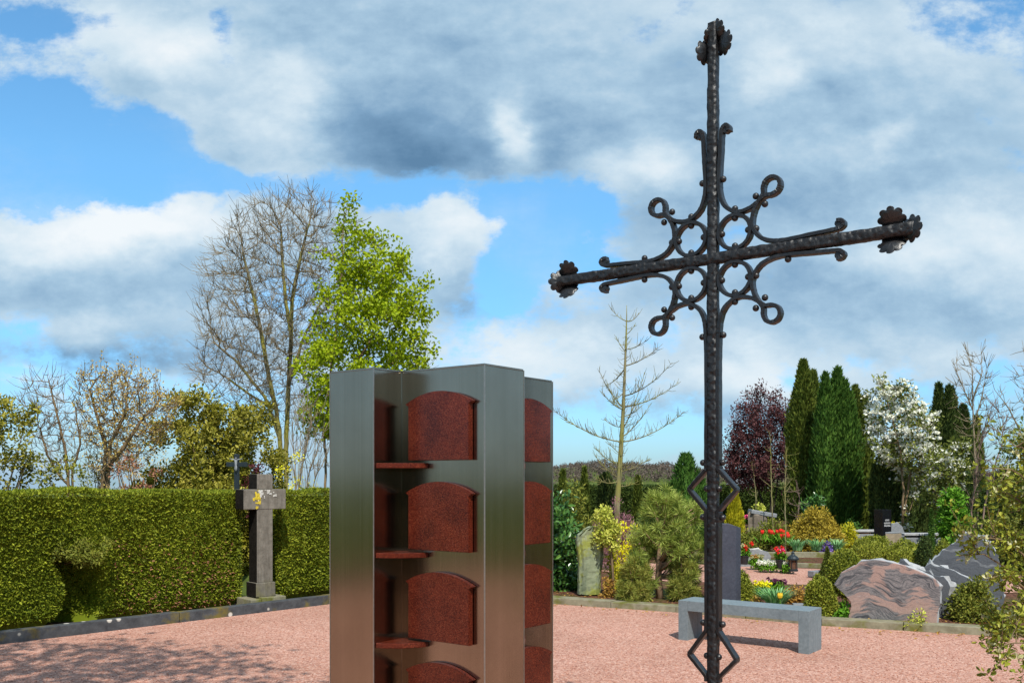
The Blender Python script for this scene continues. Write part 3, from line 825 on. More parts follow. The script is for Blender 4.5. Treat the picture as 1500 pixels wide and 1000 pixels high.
def crown_radius(z, shape):
    if shape == 'column': return np.sqrt(np.clip(1-np.maximum(0, (z-.72)/.28)**1.7, 0, 1))*(.80+.20*np.sin(np.clip(z*2.2, 0, 1.57)))
    if shape == 'spire': return np.clip((1-z)/.42, 0, 1)**.72*(.78+.22*np.sin(np.clip(z*2.6, 0, 1.57)))
    if shape == 'cone': return (1-z)**.75
    return np.sqrt(np.clip(1-(2*z-1)**2, 0, 1)) if shape == 'ellipsoid' else np.sqrt(np.clip(1-z*z, 0, 1))
def conifer(name, label, box, mat, leaders=((0, 1, 1),), leaf=(.13, .04), n=9000, shape='spire', group=None, zb=.05, lump=.16, up=1.4, cat='conifer', depth=.8, core=.74):
    """dense upright conifer: one or more leaders (offset, width, height) clothed in sprays, an inner core of the same foliage, a trunk"""
    cx, Y, rx, top, zb = box_dims(box, zb); H = top - zb
    t = thing(name, label, cat, (cx, Y, zb), group); mb = MB()
    sd_ = int(abs(cx*131 + Y*17)); tot = sum(w*h for _, w, h in leaders)
    for li, (dx_, w, h) in enumerate(leaders):
        m = int(n*w*h/tot); z = rng.random(m)**.92; th = rng.random(m)*2*np.pi
        rad = crown_radius(z, shape)*(1 - .20*rng.random(m)**2)
        p = np.stack([np.cos(th)*rad, np.sin(th)*rad, z], 1)
        s = lumps(p*np.array([1, 1, 2.2]), lump, 4.5, sd_+li)*(1 + .09*np.sin(th*5 + sd_+li) + .06*np.sin(th*9 + 2 + z*5))*rng.uniform(.88, 1.07, m)
        oy = (li % 2)*.35*rx*depth*(-1 if li % 4 == 1 else 1) if len(leaders) > 1 else 0
        P = np.stack([cx + dx_*rx + p[:, 0]*s*rx*w, Y + oy + p[:, 1]*s*rx*w*depth, zb + z*H*h], 1)
        o = nrm(np.stack([p[:, 0], p[:, 1], np.zeros(m)], 1))
        A = nrm(o*.6 + np.array([0, 0, up]) + rdir(m)*.6); N = nrm(o + rdir(m)*.5 + np.array([0, 0, .35]))
        add_leaves(mb, P, A, N, leaf[0]*rng.uniform(.55, 1.35, m), leaf[1]*rng.uniform(.7, 1.3, m))
        zs = np.linspace(0, 1, 14); k = 16; ths = np.linspace(0, 2*np.pi, k, endpoint=False); v = []
        for zz in zs:
            rr = float(crown_radius(np.array([zz]), shape)[0])*core
            for a_ in ths: v.append((cx + dx_*rx + math.cos(a_)*rr*rx*w, Y + oy + math.sin(a_)*rr*rx*w*depth, zb + zz*H*h*.96))
        mb.add(v, np.array([[i*k+j, i*k+(j+1) % k, (i+1)*k+(j+1) % k, (i+1)*k+j] for i in range(13) for j in range(k)]))
    mb.build('crown', mat, t)
    mb = MB(); add_tube(mb, [(cx, Y, zb-.1), (cx, Y, zb+H*.4), (cx, Y, zb+H*.8)], [rx*.12, rx*.08, .01], 7); mb.build('trunk', M['bark_brown'], t)
    return t

def box_ball(name, label, box, mat, zb=.07, shape='ellipsoid', leaf=(.030, .019), n=5200, group=None, depth=1.0, zlow=0.0, cat='bush'):
    cx, Y, rx, top, zb = box_dims(box, zb); H = top - zb
    t = thing(name, label, cat, (cx, Y, zb), group)
    mb = MB()
    p = in_shape(n, shape, .84); sd_ = int(abs(cx*131+Y*17))
    p2 = p.copy(); p2[:, 2] = (p2[:, 2]-.5)*2 if shape == 'ellipsoid' else p2[:, 2]
    s = (lumps(p2, .10, 3.5, sd_)*rng.uniform(.95, 1.05, n))[:, None]
    q = p2*s; o = nrm(q)
    z = zb + H*(.5 + q[:, 2]*.5) if shape == 'ellipsoid' else zb + H*np.clip(q[:, 2], 0, 1.1)
    P = np.stack([cx + q[:, 0]*rx, Y + q[:, 1]*rx*depth, np.maximum(z, zb)], 1)
    A = nrm(o*.6 + rdir(n)*.9 + np.array([0, 0, .3])); N = nrm(o*.8 + rdir(n)*.7)
    add_leaves(mb, P, A, N, leaf[0]*rng.uniform(.6, 1.3, n), leaf[1]*rng.uniform(.7, 1.3, n), 'diamond')
    zs = np.linspace(0, 1, 10); k = 14; v = []
    for zz in zs:
        rad = math.sqrt(max(0, 1-(2*zz-1)**2)) if shape == 'ellipsoid' else (math.sqrt(max(0, 1-zz*zz)) if shape == 'dome' else (1-zz)**.75)
        for a in np.linspace(0, 2*np.pi, k, endpoint=False):
            v.append((cx + math.cos(a)*rad*rx*.84, Y + math.sin(a)*rad*rx*.84*depth, zb + zz*H*.94))
    mb.add(v, np.array([[i*k+j, i*k+(j+1) % k, (i+1)*k+(j+1) % k, (i+1)*k+j] for i in range(9) for j in range(k)]))
    mb.build('foliage', mat, t)
    mb = MB(); add_tube(mb, [(cx, Y, zb-.1), (cx, Y, zb+H*.6)], [.02, .012], 5); mb.build('stem', M['bark_brown'], t)
    return t

# ------------------------------------------------------------------ branching by space colonisation
def colonise(attr, nodes, parents, step, di, dk, iters=140, trop=0.0, jit=.12):
    cap = 16000
    pos = np.zeros((cap, 3)); par = np.full(cap, -1); n = len(nodes)
    pos[:n] = nodes; par[:n] = parents; kids = np.zeros(cap, int)
    A = np.array(attr, float)
    D = np.linalg.norm(A[:, None] - pos[None, :n], axis=2); near = D.argmin(1); dist = D.min(1)
    for it in range(iters):
        act = dist < di
        if not act.any(): break
        idx = near[act]; vec = nrm(A[act] - pos[idx])
        acc = np.zeros((n, 3)); np.add.at(acc, idx, vec); cnt = np.bincount(idx, minlength=n)
        src = np.nonzero((cnt > 0) & (kids[:n] < 3))[0]
        if len(src) == 0: break
        d = nrm(nrm(acc[src]) + rng.normal(size=(len(src), 3))*jit + np.array([0, 0, trop]))
        new = pos[src] + d*step; m = len(new)
        if n + m > cap: break
        pos[n:n+m] = new; par[n:n+m] = src; kids[src] += 1
        for c0 in range(0, m, 256):
            Dn = np.linalg.norm(A[:, None] - new[None, c0:c0+256], axis=2); j = Dn.argmin(1); dn = Dn.min(1)
            b = dn < dist; dist[b] = dn[b]; near[b] = n + c0 + j[b]
        n += m
        keep = dist > dk
        A = A[keep]; dist = dist[keep]; near = near[keep]
        if len(A) == 0: break
    return pos[:n].copy(), par[:n].copy()
def radii(par, rtip, e, rmax):
    n = len(par); acc = np.zeros(n); kid = np.bincount(par[par >= 0], minlength=n)
    acc[kid == 0] = rtip**e
    for i in range(n-1, -1, -1):
        if acc[i] == 0: acc[i] = rtip**e
        if par[i] >= 0: acc[par[i]] += acc[i]
    return np.minimum(acc**(1/e), rmax), kid
def limbs(mb, pos, par, rad, sel, k):
    """tapered segments from each selected node to its parent"""
    i = np.nonzero(sel & (par >= 0))[0]
    if len(i) == 0: return
    a = pos[par[i]]; b = pos[i]; ra = np.minimum(rad[par[i]], rad[i]*1.35); rb = rad[i]
    t = nrm(b-a); ref = np.where(np.abs(t[:, 2:3]) < .9, np.array([[0, 0, 1.]]), np.array([[1., 0, 0]]))
    e1 = nrm(np.cross(t, ref)); e2 = np.cross(t, e1); th = np.linspace(0, 2*np.pi, k, endpoint=False)
    ring = e1[:, None]*np.cos(th)[None, :, None] + e2[:, None]*np.sin(th)[None, :, None]
    v = np.concatenate([a[:, None] + ring*ra[:, None, None], (b + t*rb[:, None]*.5)[:, None] + ring*rb[:, None, None]], 1)
    base = np.arange(len(i))[:, None, None]*2*k; j = np.arange(k)
    f = base + np.stack([j, (j+1) % k, k+(j+1) % k, k+j], 1)[None]
    mb.add(v.reshape(-1, 3), f.reshape(-1, 4))
def add_twigs(pos, par, rad, number, length, up=.4, rtip=.004, only=.02):
    thin = np.nonzero((rad < only) & (par >= 0))[0]
    if len(thin) == 0 or number == 0: return pos, par, rad
    i = rng.choice(thin, number); d0 = nrm(pos[i] - pos[par[i]])
    d = nrm(d0*.9 + rdir(number)*.55 + np.array([0, 0, up])); l = length*rng.uniform(.4, 1.2, number)[:, None]
    p1 = pos[i] + d*l*.5; p2 = p1 + nrm(d + rdir(number)*.25 + np.array([0, 0, up*.4]))*l*.5
    n = len(pos)
    return (np.concatenate([pos, p1, p2]), np.concatenate([par, i, np.arange(n, n+number)]), np.concatenate([rad, np.full(number, rtip), np.full(number, rtip*.7)]))

def attractors(poly, Y, n, depth, zpx=None):
    """random points in the crown whose silhouette is the list (py, px left, px right) at distance Y; round in depth"""
    py = np.array([p[0] for p in poly], float); xl = np.array([p[1] for p in poly], float); xr = np.array([p[2] for p in poly], float)
    y = rng.uniform(py.min(), py.max(), n*4); l = np.interp(y, py, xl); r = np.interp(y, py, xr)
    keep = rng.random(n*4) < (r-l)/(xr-xl).max(); y, l, r = y[keep][:n], l[keep][:n], r[keep][:n]
    th = rng.random(len(y))*2*np.pi; rr = np.sqrt(rng.random(len(y)))
    c, h = (l+r)/2, (r-l)/2
    px = c + h*rr*np.cos(th); dep = h/F*Y*rr*np.sin(th)*depth
    return np.stack([(px-750)/F*Y, Y + dep, EYE + (HOR-y)/F*Y], 1)

def tree(name, label, poly, Y, stems, bark, step=.22, n=900, di=1.4, dk=.34, rtip=.006, e=2.3, rmax=.2, twigs=0, twig_len=.5, twig_up=.4, depth=.9,
         leaves=None, group=None, split=.03, trop=.05, cat='tree', zb=0.0, twig_mat=None, crown='crown', jit=.12):
    """stems: list of polylines [(px, py), ...] at distance Y from the ground up into the crown"""
    attr = attractors(poly, Y, n, depth)
    nodes, par = [], []
    for st in stems:
        off = rng.normal()*.1; prev = -1
        pts = [np.array([(px-750)/F*Y, Y + off*(i > 0), EYE + (HOR-py)/F*Y]) for i, (px, py) in enumerate(st)]
        pts[0][2] = min(pts[0][2], zb - .05) if st[0][1] > 640 else pts[0][2]
        for a, b in zip(pts[:-1], pts[1:]):
            k = max(1, int(np.linalg.norm(b-a)/step))
            for i in range(k + (1 if b is pts[-1] else 0)):
                nodes.append(a + (b-a)*i/k + rng.normal(size=3)*step*.04); par.append(prev); prev = len(nodes)-1
    pos, par = colonise(attr, np.array(nodes), np.array(par), step, di, dk, trop=trop, jit=jit)
    rad, kid = radii(par, rtip, e, rmax)
    pos, par, rad = add_twigs(pos, par, rad, twigs, twig_len, twig_up, rtip*.8)
    b = pos[0].copy(); b[2] = zb
    t = thing(name, label, cat, tuple(b), group)
    mb = MB(); limbs(mb, pos, par, rad, rad >= split, 7); limbs_ok = mb.n > 0
    if limbs_ok: mb.build('trunk', bark, t, smooth=True)
    mats = [twig_mat or bark]
    mb = MB(); limbs(mb, pos, par, rad, (rad < split) & (rad >= .012), 5); limbs(mb, pos, par, rad, rad < .012, 3)
    if mb.n: mb.build('branches' if leaves else crown, mats, t, smooth=True)
    if leaves:
        leaves(t, pos, par, rad, kid)
    return t
def leafing(mat, per, L, W, cr, rmaxl=.02, frac=1.0, kind='oval', up=.3, part='crown', ztest=None):
    def go(t, pos, par, rad, kid):
        i = np.nonzero(rad < rmaxl)[0]
        if frac < 1: i = i[rng.random(len(i)) < frac]
        if ztest is not None: i = i[ztest(pos[i])]
        mb = MB(); clump_leaves(mb, pos[i], cr, per, L, W, kind, up); mb.build(part, mat, t)
    return go

# ------------------------------------------------------------------ leaf colours
G = dict(
    hedge=leaf_mat('yew_hedge', (.034, .050, .005), (.105, .132, .009), (.235, .25, .022), .15, .55, 1.7),
    hedge_shade=leaf_mat('far_hedge', (.018, .030, .008), (.034, .055, .011), (.06, .085, .015), .1, .6, .8),
    cypress=leaf_mat('cypress_green', (.013, .034, .006), (.034, .078, .011), (.08, .14, .022), .1, .55, 1.2),
    thuja=leaf_mat('thuja_green', (.022, .036, .007), (.060, .084, .012), (.13, .15, .024), .1, .55, 1.2),
    darkcon=leaf_mat('dark_conifer', (.014, .024, .007), (.032, .052, .012), (.075, .095, .022), .1, .6, 1.2),
    midcon=leaf_mat('mid_conifer', (.015, .04, .008), (.035, .085, .014), (.07, .14, .022), .15, .5, 2),
    goldcon=leaf_mat('golden_conifer', (.14, .16, .010), (.30, .28, .014), (.44, .38, .02), .2, .5, 3),
    laurel=leaf_mat('laurel_leaf', (.010, .030, .008), (.030, .085, .014), (.085, .17, .030), .15, .28, 3, .5),
    spring=leaf_mat('spring_maple', (.125, .175, .004), (.205, .265, .006), (.30, .345, .014), .35, .5, .9),
    bronze=leaf_mat('bronze_green', (.045, .048, .006), (.150, .140, .012), (.33, .29, .055), .2, .45, 1.4),
    olive=leaf_mat('olive_green', (.050, .066, .010), (.115, .13, .018), (.21, .20, .035), .2, .5, 1.6),
    bud=leaf_mat('tan_buds', (.17, .10, .035), (.32, .21, .055), (.42, .33, .08), .2, .6, 1.5),
    redtwig=leaf_mat('dull_red_leaf', (.10, .040, .024), (.21, .088, .05), (.32, .16, .09), .2, .6, 2),
    wine=leaf_mat('wine_red_leaf', (.025, .006, .008), (.065, .014, .018), (.14, .035, .04), .2, .5, 2),
    beech=leaf_mat('copper_beech', (.024, .009, .010), (.062, .022, .023), (.13, .055, .052), .25, .5, 1.0),
    forsythia=leaf_mat('forsythia_flower', (.40, .31, .008), (.60, .48, .012), (.72, .60, .03), .2, .6, 3),
    yellow=leaf_mat('yellow_flowers', (.48, .36, .008), (.66, .50, .010), (.75, .62, .03), .2, .6, 4),
    lime=leaf_mat('lime_leaf', (.16, .19, .02), (.32, .34, .05), (.50, .48, .12), .25, .45, 3),
    box=leaf_mat('boxwood', (.045, .062, .008), (.125, .145, .015), (.25, .25, .035), .15, .45, 2.5),
    pine=leaf_mat('pine_needle', (.075, .105, .016), (.165, .215, .034), (.30, .32, .085), .15, .5, 2),
    juniper=leaf_mat('juniper', (.070, .088, .015), (.155, .18, .030), (.30, .26, .065), .15, .5, 2),
    acer=leaf_mat('bronze_maple', (.11, .085, .010), (.24, .175, .020), (.38, .29, .04), .25, .5, 2),
    heather=leaf_mat('purple_heather', (.085, .030, .042), (.18, .075, .095), (.28, .15, .16), .15, .7, 3),
    fresh=leaf_mat('fresh_green', (.030, .085, .006), (.075, .18, .012), (.15, .28, .03), .25, .45, 2),
    blade=leaf_mat('blue_green_blade', (.055, .15, .045), (.13, .28, .10), (.28, .42, .22), .2, .45, 3),
    white=leaf_mat('white_blossom', (.50, .48, .36), (.60, .58, .46), (.64, .63, .54), .3, .7, 2),
    cream=leaf_mat('creamy_bud', (.22, .22, .09), (.33, .32, .16), (.44, .42, .26), .2, .6, 2),
    rust=leaf_mat('rusty_leaf', (.14, .06, .015), (.27, .15, .03), (.38, .26, .06), .2, .5, 4),
    red=leaf_mat('red_flower', (.42, .006, .006), (.62, .012, .010), (.74, .05, .03), .15, .5, 8),
    pinkf=leaf_mat('pink_flower', (.50, .02, .10), (.66, .06, .18), (.75, .35, .40), .15, .5, 8),
    orange=leaf_mat('orange_flower', (.62, .20, .01), (.75, .30, .02), (.80, .45, .04), .15, .5, 8),
    violet=leaf_mat('violet_flower', (.06, .03, .16), (.13, .08, .28), (.22, .16, .38), .15, .5, 8),
    plum=leaf_mat('plum_pansy', (.04, .01, .03), (.09, .02, .05), (.16, .05, .08), .15, .5, 8),
    edge=leaf_mat('edge_shrub', (.045, .058, .010), (.105, .125, .020), (.21, .215, .055), .25, .45, 3),
    wood_far=leaf_mat('bare_far_wood', (.05, .039, .034), (.07, .054, .045), (.095, .075, .058), 0, .9, .02),
    green_far=leaf_mat('far_greenery', (.06, .072, .022), (.10, .115, .035), (.16, .165, .05), 0, .9, .02),
)
# ------------------------------------------------------------------ clipped hedges
def hedge(name, label, t0, t1, off, thick, h, n, notch=None, group=None):
    """clipped hedge along the left kerb between parameters t0..t1; the front is sheared flat but bristly"""
    L = t1-t0
    base = KP((t0+t1)/2, off + thick/2)
    t = thing(name, label, 'hedge', (base[0], base[1], 0), group)
    def dep(tt, z):
        d = .022*np.sin(tt*2.1+z*1.3) + .018*np.sin(tt*4.7-z*2.9+1) + .012*np.sin(tt*9.1+z*7.0)
        d = d + np.maximum(0, .16 - z)*.5
        d = d + .10*np.exp(-np.minimum(tt-t0, t1-tt)/.07)
        if notch is not None:
            a, b, zl, zt = notch; c = (a+b)/2
            wv = np.exp(-((tt - c - .16*np.sin(z*4))/((b-a)*.40))**4)*np.exp(-np.maximum(0, z-zt)**2/.012)
            d = d + .42*wv
        return d
    def topz(tt): return h + .018*np.sin(tt*1.7) + .014*np.sin(tt*5.3+2) + .008*np.sin(tt*13)
    mb = MB()
    def put(tt, o, z, nx, k):   # nx outward normal (k,3)
        xy = K0[None] + KD[None]*tt[:, None] + KN[None]*o[:, None]
        P = np.concatenate([xy, z[:, None]], 1)
        A = nrm(nx*.9 + rdir(k)*.8 + np.array([0, 0, .25])); N = nrm(nx*.5 + rdir(k)*.8 + np.array([0, 0, .3]))
        add_leaves(mb, P, A, N, .040*rng.uniform(.5, 1.5, k), .017*rng.uniform(.7, 1.5, k))
    kn = np.array([KN[0], KN[1], 0]); kd = np.array([KD[0], KD[1], 0])
    k = n; tt = rng.uniform(t0, t1, k); z = rng.uniform(.07, 1, k)*topz(tt)
    put(tt, off + dep(tt, z) + rng.exponential(.018, k), z, np.broadcast_to(-kn, (k, 3)), k)
    k = n//4; tt = rng.uniform(t0, t1, k); o = rng.uniform(0, thick, k); put(tt, off + o, topz(tt) - rng.exponential(.012, k) + .0, np.broadcast_to(np.array([0, 0, 1.]), (k, 3)), k)
    for te, sg in ((t0, -1), (t1, 1)):
        k = max(900, int(n*.8*thick/L)); o = rng.uniform(0, thick, k); z = rng.uniform(.05, h, k)
        put(te - sg*rng.exponential(.02, k) - sg*.05*np.exp(-o/.06), off + o, z, np.broadcast_to(kd*sg, (k, 3)), k)
    k = n//6; tt = rng.uniform(t0, t1, k); z = rng.uniform(.05, 1, k)*topz(tt); put(tt, off + thick - rng.exponential(.02, k), z, np.broadcast_to(kn, (k, 3)), k)
    # a few browned sprays
    k = n//130; tc = t1 - .15 - rng.random(k)**1.3*1.6; put2 = len(mb.f); z = rng.random(k)**1.5*.9 + .08; put(tc, off + dep(tc, z) - .01 + rng.exponential(.01, k), z, np.broadcast_to(-kn, (k, 3)), k)
    mb.f[-1] = (mb.f[-1][0], 1)
    # core
    nt_ = max(12, int(L*14)); nz = 16; TT, ZZ = np.meshgrid(np.linspace(t0+.05, t1-.05, nt_), np.linspace(.0, 1, nz)); zz = ZZ*(h-.05)
    fo = off + .055 + dep(np.clip(TT, t0+.2, t1-.2), zz); bo = np.full_like(fo, off + thick - .06)
    def grid(o):
        xy = K0 + KD*TT[..., None] + KN*o[..., None]
        return np.concatenate([xy, zz[..., None]], -1).reshape(-1, 3)
    q = np.array([[j*nt_+i, j*nt_+i+1, (j+1)*nt_+i+1, (j+1)*nt_+i] for j in range(nz-1) for i in range(nt_-1)])
    mb.add(np.concatenate([grid(fo), grid(bo)]), np.concatenate([q, q + nt_*nz,
        np.array([[(nz-1)*nt_+i, (nz-1)*nt_+i+1, nt_*nz+(nz-1)*nt_+i+1, nt_*nz+(nz-1)*nt_+i] for i in range(nt_-1)]),
        np.array([[j*nt_+e, (j+1)*nt_+e, nt_*nz+(j+1)*nt_+e, nt_*nz+j*nt_+e] for j in range(nz-1) for e in (0, nt_-1)])]))
    mb.build('foliage', [G['hedge'], G['redtwig']], t)
    return t
hedge('clipped_hedge', 'long clipped yew hedge with a dark hollow low in its face', -6.0, 3.19, .60, .75, 1.53, 84000, notch=(.72, 1.24, .05, .70), group='clipped hedges behind the basalt kerb')
hedge('clipped_hedge', 'short clipped hedge between the stone cross and the steel tower', 3.76, 8.7, .60, .42, 1.50, 38000, group='clipped hedges behind the basalt kerb')
# bright tuft hanging over the hollow of the long hedge
def tuft():
    p = KP(.98, .56); t = thing('young_yew_shoot', 'paler green tuft sprouting over the dark hollow in the hedge', 'shrub', (p[0], p[1], .62))
    C = np.array([[p[0]+rng.normal()*.16, p[1]+rng.normal()*.06, .84+rng.normal()*.07] for _ in range(26)])
    mb = MB(); clump_leaves(mb, C, .07, 60, .045, .018); mb.build('foliage', G['olive'], t)
    mb = MB(); add_tube(mb, [(p[0]-.25, p[1]+.30, .70), (p[0]-.1, p[1]+.18, .74), (p[0], p[1], .82)], [.012, .010, .005], 5); mb.build('stem', M['bark_brown'], t)
tuft()
def garden_hedge(name, label, x0, x1, Y, h, thick, mat, n, leaf=(.07, .03), slope=0.0):
    t = thing(name, label, 'hedge', ((x0+x1)/2, Y, 0)); mb = MB()
    def put(P, nx):
        k = len(P); A = nrm(nx*.8 + rdir(k)*.8 + np.array([0, 0, .3])); N = nrm(nx*.6 + rdir(k)*.7)
        add_leaves(mb, P, A, N, leaf[0]*rng.uniform(.6, 1.4, k), leaf[1]*rng.uniform(.7, 1.4, k))
    x = rng.uniform(x0, x1, n); yo = slope*(x-x0); put(np.stack([x, Y + yo + rng.exponential(.03, n), rng.uniform(0, h, n)], 1), np.array([0, -1., 0]))
    k = n//3; x = rng.uniform(x0, x1, k); put(np.stack([x, Y + slope*(x-x0) + rng.uniform(0, thick, k), h - rng.exponential(.02, k)], 1), np.array([0, 0, 1.]))
    v = [(a, Y + slope*(a-x0) + b, c) for a in (x0, x1) for b in (.07, thick) for c in (0, h-.06)]
    mb.add(v, [[0, 1, 3, 2], [4, 6, 7, 5], [0, 4, 5, 1], [2, 3, 7, 6], [1, 5, 7, 3]])
    mb.build('foliage', mat, t)
    return t
garden_hedge('boundary_hedge', 'dark straight clipped boundary hedge at the far edge of the garden', 1.0, 14.0, 37.5, 1.36, 1.0, G['hedge_shade'], 16000, (.11, .05))

# ------------------------------------------------------------------ weathered stone cross in the gap of the hedge
def stone_cross():
    Y = 12.35; s = Y/F; cx, _ = XZ(382, 0, Y)
    # front face looks to the right of the camera: local x axis ex, depth axis ey (away from the viewer)
    a = R(42); ex = Vector((math.cos(a), math.sin(a), 0)); ey = Vector((-math.sin(a), math.cos(a), 0))
    t = thing('stone_cross', 'weathered grey stone cross with yellow lichen standing in the gap of the hedge', 'cross', (cx, Y, 0))
    o = Vector((cx, Y, 0)); k = .0
    def block(bm, w, d, z0, z1, bev=.006, zo=0):
        add_oprism(bm, o - ex*w/2 - ey*d/2 + Z3*z0, ex, ey, Z3, w, d, z1-z0, bev)
    def black_sided(bm, name, mats=None, sides=True):
        ob = bm_obj(bm, name, [M['sandstone'], M['black_side']], t)
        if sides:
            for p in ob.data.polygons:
                if p.normal.dot(-ex) > .8: p.material_index = 1  # left-facing sides are coloured near black
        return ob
    bm = bmesh.new()
    block(bm, .225, .225, .345, 1.745-.29+.0, .008)
    black_sided(bm, 'shaft')
    bm = bmesh.new(); block(bm, .225, .225, 1.558, 1.752, .008); ob = black_sided(bm, 'head')
    for p in ob.data.polygons: p.material_index = p.material_index
    bm = bmesh.new(); block(bm, .60, .235, 1.297, 1.556, .009); black_sided(bm, 'arm')
    bm = bmesh.new(); block(bm, .275, .275, .165, .347, .008); black_sided(bm, 'pedestal')
    bm = bmesh.new()
    add_oprism(bm, o - ex*.25 - ey*.22 + Z3*.02, ex, ey, Z3, .15, .40, .13, .01); add_oprism(bm, o - ex*.095 - ey*.22 + Z3*.02, ex, ey, Z3, .20, .42, .144, .01)
    add_oprism(bm, o + ex*.11 - ey*.20 + Z3*.02, ex, ey, Z3, .15, .40, .14, .01)
    bm_obj(bm, 'base_stone', M['kerb_light'], t)
    # lichen patches: thin crusts with a ragged outline
    for nm, mat, cxp, czp, w, h, seed in (('yellow_lichen', plain('yellow_lichen', (.52, .40, .03), .9, var=.4, scale=60), -.105, 1.44, .035, .105, 2), ('white_lichen', plain('white_lichen', (.50, .49, .44), .9, var=.35, scale=50), -.01, 1.495, .125, .05, 5)):
        g = random.Random(seed); bm = bmesh.new()
        for q in range(26):
            px = cxp + g.gauss(0, w*.5); pz = min(max(czp + g.gauss(0, h*.5), 1.31), 1.545); r = g.uniform(.008, .022)
            pts = []
            for i in range(9):
                th = 2*math.pi*i/9; rr = r*g.uniform(.6, 1.3); pts.append(o + ex*(px + rr*math.cos(th)) + Z3*min(1.549, pz + rr*1.2*math.sin(th)) - ey*(.1185 + .0006*q*.1 + .0008))
            f = bm.faces.new([bm.verts.new(p) for p in pts])
            r2 = bmesh.ops.extrude_face_region(bm, geom=[f]); bmesh.ops.translate(bm, verts=[x for x in r2['geom'] if isinstance(x, bmesh.types.BMVert)], vec=-ey*(.0015 + .00012*q))
        bmesh.ops.recalc_face_normals(bm, faces=bm.faces[:])
        bm_obj(bm, nm, mat, t)
stone_cross()

# things seen through the gap of the hedge
def crucifix_grave():
    Y = 15.0; x, z = XZ(352, 716, Y)
    t = thing('crucifix_headstone', 'dark headstone behind the hedge topped by a slim crucifix', 'headstone', (x+.25, Y, 0))
    bm = bmesh.new(); add_prism(bm, [(x-.50, Y), (x-.045, Y+.03), (x-.055, Y+.25), (x-.51, Y+.22)], .0, 1.46, .02); bm_obj(bm, 'slab', M['black'], t)
    bm = bmesh.new()
    add_oprism(bm, (x-.125, Y+.08, 1.462), (1, 0, 0), (0, 1, 0), (0, 0, 1), .075, .06, .62, .008)
    add_oprism(bm, (x-.25, Y+.079, 1.88), (1, 0, 0), (0, 1, 0), (0, 0, 1), .33, .062, .075, .006)
    c = bm_obj(bm, 'crucifix', M['bronze'], t)
    # the pale corpus: one continuous small figure
    me = bpy.data.meshes.new('corpus')
    J = [(.0, .0, 1.80), (0, 0, 1.90), (0, 0, 1.935), (.004, -.012, 1.965), (-.05, 0, 1.925), (-.15, .01, 1.945), (.05, 0, 1.925), (.15, .01, 1.945), (-.012, -.02, 1.72), (.004, 0, 1.64), (.02, -.02, 1.72)]
    Ed = [(0, 1), (1, 2), (2, 3), (1, 4), (4, 5), (1, 6), (6, 7), (0, 8), (8, 9), (0, 10)]
    me.from_pydata([(x+a, Y+.05+b, c_) for a, b, c_ in J], Ed, []); bm = bmesh.new()
    mb = MB()
    for ch, rr in (((9, 8, 0, 1, 2, 3), (.012, .017, .026, .034, .014, .022)), ((1, 4, 5), (.02, .014, .008)), ((1, 6, 7), (.02, .014, .008)), ((0, 10, 9), (.022, .017, .012))):
        add_tube(mb, [(x-.087+J[i][0]*.7, Y+.06+J[i][1], 1.95+(J[i][2]-1.86)*.72) for i in ch], [r_*.75 for r_ in rr], 7)
    mb.build('corpus', M['greystone'], c, smooth=True); bm.free(); bpy.data.meshes.remove(me)
crucifix_grave()
def pale_grave():
    x, _ = XZ(361, 0, 19.0); t = thing('pale_headstone', 'pale grey upright headstone glimpsed through the gap in the hedge', 'headstone', (x, 19, 0))
    bm = bmesh.new(); add_prism(bm, [(x-.25, 19), (x+.35, 19.1), (x+.33, 19.3), (x-.27, 19.2)], .34, 1.45, .02, .96); bm_obj(bm, 'slab', M['pale'], t)
    bm = bmesh.new(); add_prism(bm, [(x-.4, 18.8), (x+.5, 18.9), (x+.48, 19.5), (x-.42, 19.4)], .0, .34, .02); bm_obj(bm, 'base_stone', M['tan'], t)
pale_grave()

# ------------------------------------------------------------------ trees and shrubs behind the hedge
tree('bare_tree', 'tall bare tree with several mossy yellow stems and a round fan of twigs', [(284, 410, 470), (300, 365, 490), (330, 330, 500), (390, 300, 510), (450, 290, 515), (510, 285, 500), (560, 285, 470), (600, 330, 450), (625, 380, 430)],
     22.0, [[(413, 720), (411, 640), (405, 600), (392, 540), (380, 470), (368, 420), (355, 360)], [(418, 720), (420, 640), (424, 560), (427, 500), (428, 440), (440, 380), (455, 320)], [(424, 560), (440, 500), (468, 440)], [(409, 640), (385, 580), (345, 530), (310, 500)], [(405, 600), (370, 580), (320, 545)], [(427, 500), (415, 420), (410, 330)]],
     M['bark_moss'], step=.14, n=3200, di=1.3, dk=.19, rtip=.0055, e=2.2, rmax=.16, twigs=5400, twig_len=.44, twig_up=.45, split=.02, twig_mat=M['bark_grey'], jit=.05, trop=.09)
tree('spring_maple', 'bright green maple just coming into leaf beside the bare tree', [(288, 500, 512), (310, 496, 530), (345, 490, 570), (390, 480, 608), (440, 466, 628), (500, 445, 640), (540, 438, 642), (580, 440, 636), (620, 445, 620), (650, 455, 590)],
     20.5, [[(478, 730), (476, 640), (482, 560), (492, 480), (500, 400), (503, 310)], [(480, 640), (500, 570), (540, 500), (560, 430)], [(482, 600), (520, 560), (580, 530)], [(490, 520), (470, 520), (450, 530)]],
     M['bark_dark'], step=.2, n=1300, di=1.5, dk=.33, rtip=.006, e=2.4, rmax=.12, twigs=700, twig_len=.35,
     leaves=leafing(G['spring'], 24, .080, .064, .21, .012, .42), twig_mat=M['bark_brown'])
